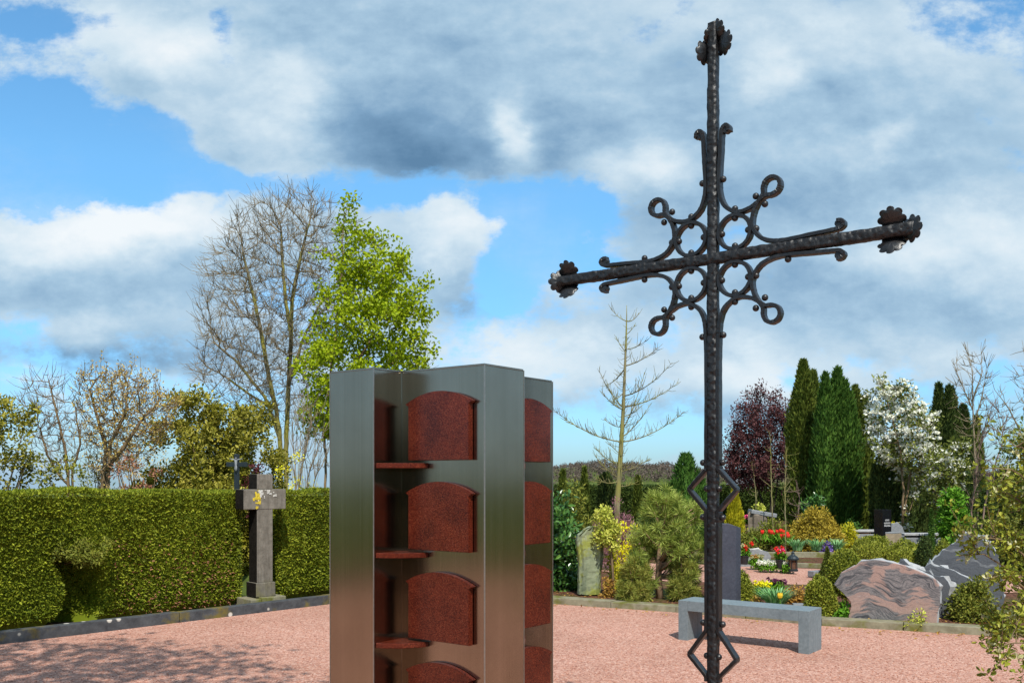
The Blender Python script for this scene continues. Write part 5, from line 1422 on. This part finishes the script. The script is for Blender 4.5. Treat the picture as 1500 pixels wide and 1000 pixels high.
for i, (px, lab) in enumerate(((1168, 'low daffodil leaves nearest the red tulips'), (1196, 'low daffodil leaves in the middle of the rear bed edge'), (1226, 'low daffodil leaves nearest the small clipped cone'))):
    blades('daffodil_leaves', lab, XZ(px, 0, 20.9)[0], 20.9, .30, .30, 120, G['blade'], .022, group='daffodil leaves along the rear bed', zb=.1)
shrub('dark_green_shrub', 'dark green broad shrub below the red tulips', 'shrub', (1078, 1140, 764, 21.8), G['olive'], (.07, .03), (90, .14), 46, 'dome', 'diamond', .5, stem=M['bark_brown'])
def red_tulips():
    Y = 21.4; a = XZ(1137, 0, Y)[0]; pts = []
    for i in range(17):
        px = [1117, 1129, 1131][i] if i < 3 else rng.uniform(1134, 1151); py = rng.uniform(774, 786) if i > 2 else 777
        x, z = XZ(px, py, Y); pts.append((x, Y + rng.normal()*.12, z-.08, .2))
    t = thing('red_tulips', 'cluster of bright red tulips in front of the bronze maple', 'tulips', (a, Y, .1))
    mb = MB(); C = np.array([[p[0], p[1], .25] for p in pts]); clump_leaves(mb, C, .09, 10, .22, .04, 'oval', 1.6); mb.build('leaves', G['fresh'], t)
    tulip_flower(t, pts, G['red'], .045)
red_tulips()
shrub('bronze_maple', 'wide weeping bronze yellow maple dome behind the tulips', 'shrub', (1148, 1240, 743, 22.0), G['acer'], (.075, .030), (230, .13), 60, 'dome', 'diamond', .72, stem=M['bark_grey'], stems=14, srad=.02, lump=.10)
shrub('blue_flowers', 'small violet flowering patch under the bronze maple', 'flowers', (1202, 1220, 794, 20.8), G['violet'], (.05, .035), (14, .07), 30, 'dome', 'oval', .4)
conifer('golden_cypress', 'small golden yellow pointed cypress right of the iron post', (1060, 1092, 717, 22.5), G['goldcon'], leaf=(.09, .035), n=5200, shape='cone', lump=.12)
def stump_stone():
    Y = 22.6; x, _ = XZ(1110, 0, Y)
    t = thing('stump_headstone', 'grey weathered headstone shaped like a tree stump with a slanting top', 'headstone', (x, Y, .05))
    mb = MB(); k = 18; v = []
    for z, rr in ((.05, .30), (.3, .25), (.6, .23), (.80, .24), (.86, .20)):
        for j in range(k): a = 6.283*j/k; q = rr*(1+.10*math.sin(a*6)+.05*math.sin(a*11)); v.append((x+math.cos(a)*q, Y+math.sin(a)*q*.7, z - (math.cos(a)*.05 if z > .7 else 0)))
    mb.add(v, [[i*k+j, i*k+(j+1) % k, (i+1)*k+(j+1) % k, (i+1)*k+j] for i in range(4) for j in range(k)] + [list(range(4*k, 5*k))]); mb.build('trunk', M['timber'], t)
    bm = bmesh.new(); add_oprism(bm, (x-.20, Y-.16, .86), (.985, 0, -.17), (0, 1, 0), (.17, 0, .985), .62, .36, .10, .02); bm_obj(bm, 'plate', M['greystone'], t)
stump_stone()
shrub('lime_shrub', 'lime green little shrub behind the stump headstone', 'shrub', (1104, 1126, 736, 24.0), G['lime'], (.08, .04), (26, .12), 34, 'ellipsoid', 'oval', .4, stem=M['bark_brown'])
pansies('magenta_flowers', 'magenta flowers beside the golden cypress', 1086, 1098, 0, 23.0, [G['pinkf']], 22, zb=.62, hh=.14)
shrub('rose_bed_shrub', 'sprawling mid green shrub between the stump headstone and the maple', 'shrub', (1092, 1160, 752, 24.0), G['olive'], (.08, .035), (70, .16), 40, 'dome', 'diamond', .4, stem=M['bark_brown'])
for (lab, st, Y) in (('thin bare sapling nearest the iron post', [(1109, 760), (1108, 720), (1105, 690)], 24.5), ('thin bare sapling in front of the copper beech', [(1133, 800), (1131, 720), (1129, 640)], 22.0), ('thin staked sapling beside the tall cypress', [(1151, 790), (1150, 720), (1152, 660)], 21.0)):
    px, py = st[-1]
    tree('sapling', lab, [(py-6, px-3, px+3), (py+40, px-12, px+12), (py+80, px-9, px+9)], Y, [st], M['bark_larch'], step=.10, n=60, di=.8, dk=.16, rtip=.0045, e=2.2, rmax=.022, twigs=40, twig_len=.25, split=.010, cat='sapling', group='thin bare saplings')
shrub('glossy_dark_shrub', 'small glossy dark shrub at the foot of the tall cypresses', 'shrub', (1172, 1212, 722, 25.0), G['laurel'], (.11, .05), (44, .16), 36, 'dome', 'oval', .4, stem=M['bark_brown'])
tree('twiggy_shrub', 'leafless twiggy shrub in front of the darkest cypress', [(715, 1158, 1182), (750, 1155, 1185), (775, 1162, 1180)], 23.0, [[(1170, 800), (1169, 770), (1172, 735)]], M['bark_pink'], step=.1, n=90, di=.8, dk=.16, rtip=.005, e=2.2, rmax=.03, twigs=60, twig_len=.25, split=.014, cat='shrub')
# ------------------------------------------------------------------ tall trees on the right
TC = 'tall columnar cypresses'
conifer('cypress', 'slimmest tallest columnar cypress with a pointed top next to the copper beech', (1155, 1199, 531, 29.0), G['thuja'], leaf=(.15, .05), n=16000, group=TC)
conifer('cypress', 'cypress squeezed between the slim pointed one and the broad one', (1174, 1208, 546, 30.0), G['thuja'], leaf=(.15, .05), n=9000, group=TC)
conifer('cypress', 'broadest bright green cypress of the group with a rounded top', (1186, 1262, 542, 28.0), G['cypress'], leaf=(.16, .045), n=30000, group=TC, lump=.12, leaders=((.08, .60, 1.0), (-.48, .46, .965), (.52, .46, .86), (-.1, .85, .74), (.3, .62, .93)))
conifer('cypress', 'cypress on the side of the white blossoming tree', (1236, 1276, 568, 29.5), G['thuja'], leaf=(.15, .05), n=13000, group=TC, leaders=((-.15, .8, 1), (.45, .55, .93)))
DC = 'dark conifers behind the black headstone'
conifer('dark_conifer', 'dark broad conifer directly behind the black prism headstone', (1274, 1336, 646, 27.0), G['darkcon'], leaf=(.14, .05), n=17000, group=DC, lump=.2, shape='column', leaders=((.1, .6, 1), (-.5, .5, .8), (.55, .45, .78)))
conifer('dark_conifer', 'dark twin topped conifer left of the bare forked tree', (1360, 1398, 565, 29.0), G['darkcon'], leaf=(.15, .05), n=12000, group=DC, leaders=((-.2, .75, 1), (.42, .55, .985)))
conifer('dark_conifer', 'dark conifer just right of the twin topped one', (1380, 1408, 570, 29.5), G['darkcon'], leaf=(.15, .05), n=9000, group=DC)
conifer('dark_conifer', 'lower dark conifer closest to the bare forked tree', (1394, 1428, 596, 30.0), G['darkcon'], leaf=(.15, .05), n=9000, group=DC)
conifer('dark_conifer', 'brownish conifer behind the trunk of the bare forked tree', (1420, 1440, 612, 31.0), G['thuja'], leaf=(.15, .05), n=5000, group=DC)
conifer('dark_conifer', 'low dark conifer under the white blossoming tree', (1318, 1372, 690, 27.5), G['darkcon'], leaf=(.14, .05), n=9000, group=DC, shape='dome')
tree('copper_beech', 'dark copper beech with a loose rounded crown', [(576, 1106, 1130), (594, 1088, 1150), (622, 1074, 1160), (660, 1066, 1162), (695, 1064, 1160), (718, 1080, 1145)], 34.0,
     [[(1128, 760), (1129, 720), (1126, 670), (1118, 610), (1114, 580)], [(1129, 720), (1145, 670), (1150, 620)], [(1128, 710), (1100, 680), (1080, 650)]], M['bark_dark'], step=.22, n=900, di=1.5, dk=.34, rtip=.008, e=2.3, rmax=.14, twigs=500, twig_len=.5,
     leaves=leafing(G['beech'], 16, .10, .055, .20, .022, .92, 'diamond'))
def blossom(t, pos, par, rad, kid):
    i = np.nonzero(rad < .02)[0]; u = rng.random(len(i))
    gx = (pos[i, 0]/pos[i, 1]*F + 750); gy = HOR - (pos[i, 2]-EYE)/pos[i, 1]*F
    pw = np.clip(.80 - (gy-560)/330 - np.clip((1300-gx)/60, 0, 1)*np.clip((gy-600)/60, 0, 1)*.55, .12, .85)
    w = i[u < pw*.75]; g = i[(u > .55)]
    mb = MB(); clump_leaves(mb, pos[w], .12, 10, .10, .075, 'oval', .9, flat=.5); mb.build('blossom', G['white'], t)
    mb = MB(); clump_leaves(mb, pos[g], .17, 9, .11, .05, 'oval', .4); mb.build('crown', G['edge'], t)
tree('blossoming_tree', 'tree covered in white blossom between the cypresses and the dark conifers', [(558, 1272, 1300), (575, 1270, 1335), (600, 1272, 1362), (640, 1272, 1368), (680, 1290, 1366), (715, 1330, 1372)], 25.5,
     [[(1320, 790), (1320, 720), (1315, 660), (1300, 600), (1290, 570)], [(1318, 690), (1340, 640), (1350, 600)], [(1320, 720), (1350, 690)]], M['bark_brown'], step=.2, n=900, di=1.4, dk=.30, rtip=.007, e=2.3, rmax=.09, twigs=300, twig_len=.35, leaves=blossom)
def blossom2(t, pos, par, rad, kid):
    i = np.nonzero(rad < .02)[0]; w = i[rng.random(len(i)) < .30]
    mb = MB(); clump_leaves(mb, pos[w], .10, 10, .09, .07, 'oval', .9, flat=.5); mb.build('blossom', G['white'], t)
    mb = MB(); clump_leaves(mb, pos[i], .16, 9, .11, .05, 'oval', .4); mb.build('crown', G['edge'], t)
tree('blossoming_shrub', 'lower shrub with scattered white blossom in front of the dark conifers', [(655, 1378, 1412), (690, 1356, 1420), (725, 1350, 1415), (745, 1360, 1400)], 24.0,
     [[(1385, 800), (1385, 750), (1390, 700)], [(1385, 760), (1368, 720)]], M['bark_brown'], step=.18, n=260, di=1.2, dk=.28, rtip=.007, e=2.3, rmax=.05, twigs=100, twig_len=.3, leaves=blossom2, cat='shrub')
shrub('fresh_round_shrub', 'fresh bright green rounded shrub under the white blossom', 'shrub', (1372, 1418, 722, 21.5), G['fresh'], (.12, .05), (90, .16), 34, 'ellipsoid', 'oval', .5, stem=M['bark_brown'], zb=.1)
shrub('pale_green_shrub', 'low pale green shrub at the trunk of the bare forked tree', 'shrub', (1385, 1432, 764, 19.5), G['fresh'], (.09, .045), (50, .14), 36, 'dome', 'oval', .5, stem=M['bark_brown'])
shrub('light_green_shrub', 'light green shrub right of the bare forked tree', 'shrub', (1430, 1475, 762, 19.8), G['lime'], (.09, .045), (44, .14), 36, 'dome', 'oval', .5, stem=M['bark_brown'])
tree('bare_forked_tree', 'slender bare forked tree rising above the dark conifers', [(510, 1414, 1440), (530, 1394, 1450), (575, 1398, 1452), (620, 1402, 1456), (660, 1412, 1450)], 27.0,
     [[(1432, 790), (1431, 720), (1427, 650), (1425, 600), (1424, 550), (1420, 522)], [(1425, 600), (1408, 565), (1396, 535)], [(1427, 620), (1438, 580), (1445, 540)], [(1424, 590), (1432, 550), (1432, 520)]],
     M['bark_grey'], step=.2, n=330, di=1.5, dk=.34, rtip=.008, e=2.3, rmax=.10, twigs=260, twig_len=.4, split=.02, trop=.12)
tree('bare_forked_tree', 'bare dark tree at the edge of the picture above the evergreen shrub', [(505, 1485, 1540), (560, 1465, 1560), (600, 1450, 1570), (640, 1462, 1560)], 26.0,
     [[(1500, 790), (1499, 700), (1498, 620), (1499, 560), (1496, 515)], [(1498, 640), (1480, 600), (1458, 570)], [(1499, 600), (1520, 550)]],
     M['bark_grey'], step=.2, n=360, di=1.5, dk=.34, rtip=.008, e=2.3, rmax=.10, twigs=260, twig_len=.4, split=.02, trop=.12)
tree('pinkish_bare_shrub', 'pinkish bare many branched shrub right of the forked tree', [(590, 1436, 1470), (630, 1432, 1492), (680, 1428, 1480), (720, 1428, 1462)], 21.5,
     [[(1428, 800), (1430, 750), (1436, 700), (1441, 650)], [(1430, 750), (1452, 700), (1470, 650)]], M['bark_pink'], step=.15, n=330, di=1.2, dk=.24, rtip=.006, e=2.3, rmax=.06, twigs=300, twig_len=.4, split=.018, cat='shrub')
shrub('edge_evergreen', 'tall dense green shrub at the edge of the picture behind the near branches', 'shrub', (1442, 1580, 612, 17.5), G['edge'], (.085, .042), (190, .2), 60, 'mound', 'oval', .5, stem=M['bark_brown'], stems=14, lump=.3)
shrub('thicket_shrub', 'brownish green thicket at the foot of the pinkish bare shrub', 'shrub', (1405, 1470, 690, 22.5), G['hedge_shade'], (.11, .05), (60, .2), 34, 'dome', 'diamond', .4, stem=M['bark_pink'])
conifer('far_conifer', 'dark green shrubby conifer filling the row behind the bare forked tree', (1446, 1510, 690, 30.0), G['darkcon'], leaf=(.15, .05), n=8000, shape='dome')

# black polished prism headstone with a small inscription
def prism_headstone():
    Y = 22.0; xl, zt = XZ(1283, 746, Y); xm, _ = XZ(1292, 0, Y); xr, _ = XZ(1307, 0, Y)
    t = thing('black_prism_headstone', 'polished black three sided headstone with a small white inscription', 'headstone', ((xl+xr)/2, Y, .05))
    bm = bmesh.new(); pts = [(xl, Y+.12), (xm, Y-.05), (xr, Y+.05), (xr-.05, Y+.30)]
    add_prism(bm, pts, .03, zt, .004); bm_obj(bm, 'slab', M['black'], t)
    p0 = Vector((xm, Y-.05, 0)); p1 = Vector((xr, Y+.05, 0)); d = (p1-p0).normalized(); n = Vector((d.y, -d.x, 0))
    bm = bmesh.new(); g = random.Random(2); W = (p1-p0).length
    for z, a, b in ((zt-.26, .28, .70), (zt-.33, .16, .86), (zt-.39, .18, .88)):
        u = a
        while u < b:
            l = g.uniform(.018, .032)/W*.9
            # single letter-like strokes, too small to read in the photograph
            add_oprism(bm, p0 + d*W*u + n*.0005 + Z3*z, d, n, Z3, l*W, .002, .006, 0); add_oprism(bm, p0 + d*W*u + n*.0005 + Z3*(z+.0062), d, n, Z3, .007, .002, .030, 0)
            if g.random() < .6: add_oprism(bm, p0 + d*(W*u + .0075) + n*.0005 + Z3*(z+.024), d, n, Z3, l*W*.7-.0075 if l*W*.7 > .012 else .006, .002, .007, 0)
            u += l*1.35
    bm_obj(bm, 'inscription', M['white'], t)
prism_headstone()
slab_rock('round_grey_stone', 'pale grey rounded headstone just right of the black prism', [(1304, 790), (1304, 772), (1309, 766), (1316, 765), (1322, 771), (1325, 780), (1325, 790)], 23.0, .15, [M['greystone']], seed=21, jitter=.006)
def tan_block():
    Y = 19.0; x0, zt = XZ(1297, 779, Y); x1, _ = XZ(1309, 0, Y); x2, _ = XZ(1325, 0, Y)
    t = thing('tan_block_stone', 'short brownish block headstone with a grey top in front of the black prism', 'headstone', ((x0+x2)/2, Y, .05))
    bm = bmesh.new(); pts = [(x0, Y), (x1, Y-.03), (x2, Y+.14), (x2-.16, Y+.22)]; add_prism(bm, pts, .02, zt-.03, .01); bm_obj(bm, 'block', M['tan'], t)
    c = np.mean(pts, axis=0); bm = bmesh.new(); add_prism(bm, [tuple(c + (np.array(p)-c)*1.02) for p in pts], zt-.029, zt, .005); bm_obj(bm, 'cap', M['greystone'], t)
tan_block()
def low_wall(name, label, px0, px1, py, Y, d=.30, cat='wall'):
    x0, zt = XZ(px0, py, Y); x1, _ = XZ(px1, 0, Y); t = thing(name, label, cat, ((x0+x1)/2, Y, 0)); bm = bmesh.new()
    n = max(1, round((x1-x0)/.9))
    for i in range(n): add_oprism(bm, (x0 + (x1-x0)*i/n, Y, -.05), (1, 0, 0), (0, 1, 0), (0, 0, 1), (x1-x0)/n-.006, d, zt-.05+.05 - .05, .012)
    bm_obj(bm, 'base', M['greystone'], t)
    bm = bmesh.new(); add_oprism(bm, (x0-.03, Y-.03, zt-.05+.002), (1, 0, 0), (0, 1, 0), (0, 0, 1), x1-x0+.06, d+.06, .05, .008); bm_obj(bm, 'coping', M['split'], t)
low_wall('low_grave_wall', 'low grey wall coping passing behind the black prism headstone', 1248, 1286, 776, 24.0)
low_wall('low_grave_wall', 'low grey slab wall right of the small pointed cone', 1326, 1396, 781, 22.5)
slab_rock('dark_tablet', 'dark flat tablet stone behind the shoulder of the peaked boulder', [(1436, 800), (1437, 786), (1452, 784), (1466, 786), (1467, 800)], 17.0, .5, [M['black'], M['greystone']], seed=31, jitter=.006)
shrub('pale_flower_bush', 'small yellow flowering bush behind the round grey headstone', 'shrub', (1300, 1316, 752, 25.0), G['yellow'], (.06, .035), (14, .10), 26, 'dome', 'oval', .4)
shrub('gold_edge_shrub', 'yellow green shrub between the bronze maple and the broad cypress', 'shrub', (1222, 1262, 762, 23.0), G['goldcon'], (.07, .03), (44, .13), 40, 'dome', 'diamond', .4, stem=M['bark_brown'])
shrub('pale_ground_bush', 'small blue grey bush beside the bronze maple', 'shrub', (1232, 1262, 752, 24.5), G['midcon'], (.08, .03), (36, .13), 34, 'dome', 'diamond', .4, stem=M['bark_brown'])

# small roof of a hut beyond the boundary hedge
def hut():
    Y = 46.0; x0, _ = XZ(1078, 0, Y); x1, zt = XZ(1126, 700, Y); _, ze = XZ(0, 711, Y)
    t = thing('garden_hut', 'low hut with a grey roof and white eaves beyond the boundary hedge', 'hut', ((x0+x1)/2, Y, 0))
    bm = bmesh.new(); add_oprism(bm, (x0+.15, Y+.15, -.1), (1, 0, 0), (0, 1, 0), (0, 0, 1), x1-x0-.3, 2.2, ze+.1-.05, .01); bm_obj(bm, 'wall', M['timber'], t)
    bm = bmesh.new(); a = [bm.verts.new(p) for p in ((x0, Y-.1, ze), (x1, Y-.1, ze), (x1-.3, Y+1.25, zt), (x0+.3, Y+1.25, zt), (x0, Y+2.6, ze), (x1, Y+2.6, ze))]
    for f in ((0, 1, 2, 3), (3, 2, 5, 4), (0, 3, 4), (1, 5, 2), (0, 4, 5, 1)): bm.faces.new([a[i] for i in f])
    bmesh.ops.recalc_face_normals(bm, faces=bm.faces[:]); bm_obj(bm, 'roof', M['roof'], t)
    bm = bmesh.new(); add_oprism(bm, (x0-.05, Y-.14, ze-.16), (1, 0, 0), (0, 1, 0), (0, 0, 1), x1-x0+.1, .04, .15, .004); bm_obj(bm, 'eaves_board', M['white'], t)
hut()

# ------------------------------------------------------------------ branching shrub close by at the right edge
def bud_of(b, t):
    mb = MB(); clump_leaves(mb, b[None], .016, 8, .030, .018, 'oval', .6, out=.9); return mb.build('bud', G['cream'], t)
def near_shrub():
    Y0 = 5.6; t = None
    base = np.array([3.45, Y0, 0.02])
    t = thing('budding_dogwood', 'close dogwood shrub with arching dark twigs and creamy buds reaching into the picture', 'shrub', tuple(base))
    tips = [(1412, 818), (1440, 790), (1456, 722), (1472, 690), (1450, 846), (1444, 905), (1454, 930), (1464, 955), (1474, 780), (1488, 665), (1482, 740), (1494, 870), (1490, 965), (1478, 835), (1498, 720), (1480, 905),
            (1500, 640), (1520, 700), (1530, 800), (1540, 900), (1560, 650), (1570, 780), (1580, 880)]
    wood = MB(); lv = MB(); bd = MB(); C = []; Bd = []
    for (px, py) in tips:
        Y = Y0 + rng.normal()*.28; x, z = XZ(px, py, Y); tip = np.array([x, Y, z])
        side = base + np.array([rng.normal()*.08, rng.normal()*.08, 0]); top = np.array([x*.45 + base[0]*.55 + .05, (Y+base[1])/2, max(z*.9, .35) + .18*abs(base[0]-x) + .1])
        ts = np.linspace(0, 1, 14)[:, None]; cur = (1-ts)**2*side + 2*ts*(1-ts)*top + ts**2*tip + np.cumsum(rng.normal(size=(14, 3))*.006, 0)
        add_tube(wood, cur, np.linspace(.012, .0028, 14), 6)
        for q in range(11):
            u = rng.uniform(.45, 1.0); i = min(int(u*13), 12); p = cur[i] + (cur[i+1]-cur[i])*(u*13-i); d = nrm(nrm(cur[i+1]-cur[i])*.5 + rdir(1)[0]*.9 + np.array([0, 0, .25])); l = rng.uniform(.05, .24)
            e = p + d*l; add_tube(wood, [p, p+d*l*.55+rng.normal(size=3)*.008, e], [.0035, .0026, .0018], 4, cap=False)
            C += [e, p+d*l*.5]
            if rng.random() < .05 and len(Bd) < 40: Bd.append(e)
        Bd.append(tip)
    C = np.array(C); Bd = np.array(Bd)
    clump_leaves(lv, C, .042, 11, .036, .019, 'oval', .15, out=.8); pass
    wood.build('branches', M['bark_brown'], t, smooth=True); lv.build('foliage', G['box'], t); [bud_of(b, t) for b in Bd]
near_shrub()

# ------------------------------------------------------------------ behind and beside the viewer (shadows on the gravel, reflections in the steel)
def wpoly(Y, rows): return [(HOR-(z-EYE)/Y*F, 750+a/Y*F, 750+b/Y*F) for z, a, b in rows]
def wp(Y, *p): return [(750+a/Y*F, HOR-(z-EYE)/Y*F) for a, z in p]
tree('courtyard_tree', 'bare young tree standing on the gravel beside the viewer', wpoly(2.5, [(7.8, -4.4, -2.2), (7.2, -5.4, -1.4), (6.3, -5.6, -.9), (5.2, -5.0, -1.2), (4.7, -4.2, -2.0)]), 2.5,
     [wp(2.5, (-3.4, 0), (-3.4, 2.6), (-3.3, 4.4), (-3.4, 7)), wp(2.5, (-3.35, 4.2), (-2.2, 6.0)), wp(2.5, (-3.38, 4.3), (-4.5, 6.0))],
     M['bark_grey'], step=.25, n=700, di=1.6, dk=.34, rtip=.009, e=2.2, rmax=.11, twigs=900, twig_len=.5, split=.02,
     leaves=leafing(G['olive'], 4, .14, .08, .32, .02, .42))
garden_hedge('courtyard_hedge', 'dark clipped hedge closing the court behind the viewer', -14, 14, -8.0, 2.5, 1.0, G['hedge_shade'], 9000, (.16, .08))

# ------------------------------------------------------------------ woods on the horizon
def far_woods():
    mb = MB()
    def hz(x, y):
        tt = min(max((y-260)/330, 0), 1); rr = tt*tt*(3-2*tt); sd_ = min(max((x+60)/90, 0), 1)
        return -.013*(y-48) - .6 + rr*sd_*(12.5 + 2.2*math.sin(x*.013+1) + 1.3*math.sin(x*.037))
    C = []; 
    for i in range(2600):
        y = rng.uniform(380, 640); px = rng.uniform(780, 1560); x = (px-750)/F*y
        hgt = .55 + .45*math.sin(px*.021+1) + .30*math.sin(px*.057+2) + .2*math.sin(px*.13)
        C.append((x, y, hz(x, y) + rng.uniform(.2, 3.4)*max(.15, hgt)))
    C = np.array(C); clump_leaves(mb, C, rng.uniform(1.0, 2.2, len(C)), 30, .8, .5, 'diamond', .8)
    o = mb.build('distant_woods', G['wood_far']); tag(o, 'low bare brown woods along the horizon', 'woods', None, 'stuff')
    mb = MB(); C = []
    for i in range(420):
        y = rng.uniform(150, 330); px = rng.uniform(790, 1560); x = (px-750)/F*y; C.append((x, y, hz(x, y) + .9 if y > 262 else -.013*(y-48) + .8))
    C = np.array(C); clump_leaves(mb, C, rng.uniform(.8, 1.7, len(C)), 26, .8, .5, 'diamond', .8)
    tag(mb.build('field_shrubbery', G['green_far']), 'pale green scrub across the distant fields', 'scrub', None, 'stuff')
far_woods()

# loose chippings lying on top of the gravel sheet, and a few dead leaves along the kerbs
def chippings():
    n = 26000; Y = 7.4 + 6.0*rng.random(n)**1.5; X = (rng.uniform(-60, 1560, n)-750)/F*Y
    d = (X-K0[0])*KN[0] + (Y-K0[1])*KN[1]; keep = (d < -.04) & (Y < np.interp(X, [p[0] for p in RK], [p[1] for p in RK]) - .05)
    X, Y = X[keep], Y[keep]; n = len(X); r = rng.uniform(.0035, .0085, n)
    base = np.array([[1, 0, 0], [0, 1, 0], [-1, 0, 0], [0, -1, 0], [0, 0, 1], [0, 0, -1]], float)
    a = rng.random(n)*6.28; c, s_ = np.cos(a), np.sin(a)
    v = base[None]*np.stack([r*rng.uniform(.7, 1.4, n), r*rng.uniform(.6, 1.2, n), r*rng.uniform(.4, .8, n)], 1)[:, None]
    v = v + rng.normal(size=v.shape)*r[:, None, None]*.18
    w = np.stack([v[..., 0]*c[:, None] - v[..., 1]*s_[:, None] + X[:, None], v[..., 0]*s_[:, None] + v[..., 1]*c[:, None] + Y[:, None], v[..., 2] + .013 + r[:, None]*.3], -1)
    t = np.array([[0, 1, 4], [1, 2, 4], [2, 3, 4], [3, 0, 4], [1, 0, 5], [2, 1, 5], [3, 2, 5], [0, 3, 5]])
    f = (np.arange(n)[:, None, None]*6 + t[None]).reshape(-1, 3)
    k = leaf_mat('loose_chippings', (.19, .085, .06), (.30, .145, .10), (.38, .215, .16), 0, .9, 3)
    tag(MB().add(w.reshape(-1, 3), f).build('gravel_chippings', k), 'loose pink stone chippings scattered over the court', 'gravel', None, 'stuff')
    n = 420; px = rng.uniform(800, 1470, n); P = np.zeros((n, 3)); P[:, 0] = 0
    xs = rng.uniform(-.5, 5.4, n); ys = np.interp(xs, [p[0] for p in RK], [p[1] for p in RK]) + np.where(rng.random(n) < .75, rng.uniform(.24, .9, n), -rng.exponential(.18, n)-.02)
    P = np.stack([xs, ys, np.where(ys > np.interp(xs, [p[0] for p in RK], [p[1] for p in RK]), .086, .018)], 1)
    mb = MB(); add_leaves(mb, P, nrm(rdir(n)*np.array([1, 1, .25])), nrm(rdir(n)*.35 + np.array([0, 0, 1.])), rng.uniform(.025, .06, n), rng.uniform(.015, .03, n), 'oval')
    tag(mb.build('fallen_leaves', G['rust']), 'dry brown leaves fallen along the bed kerb', 'leaves', None, 'stuff')
chippings()
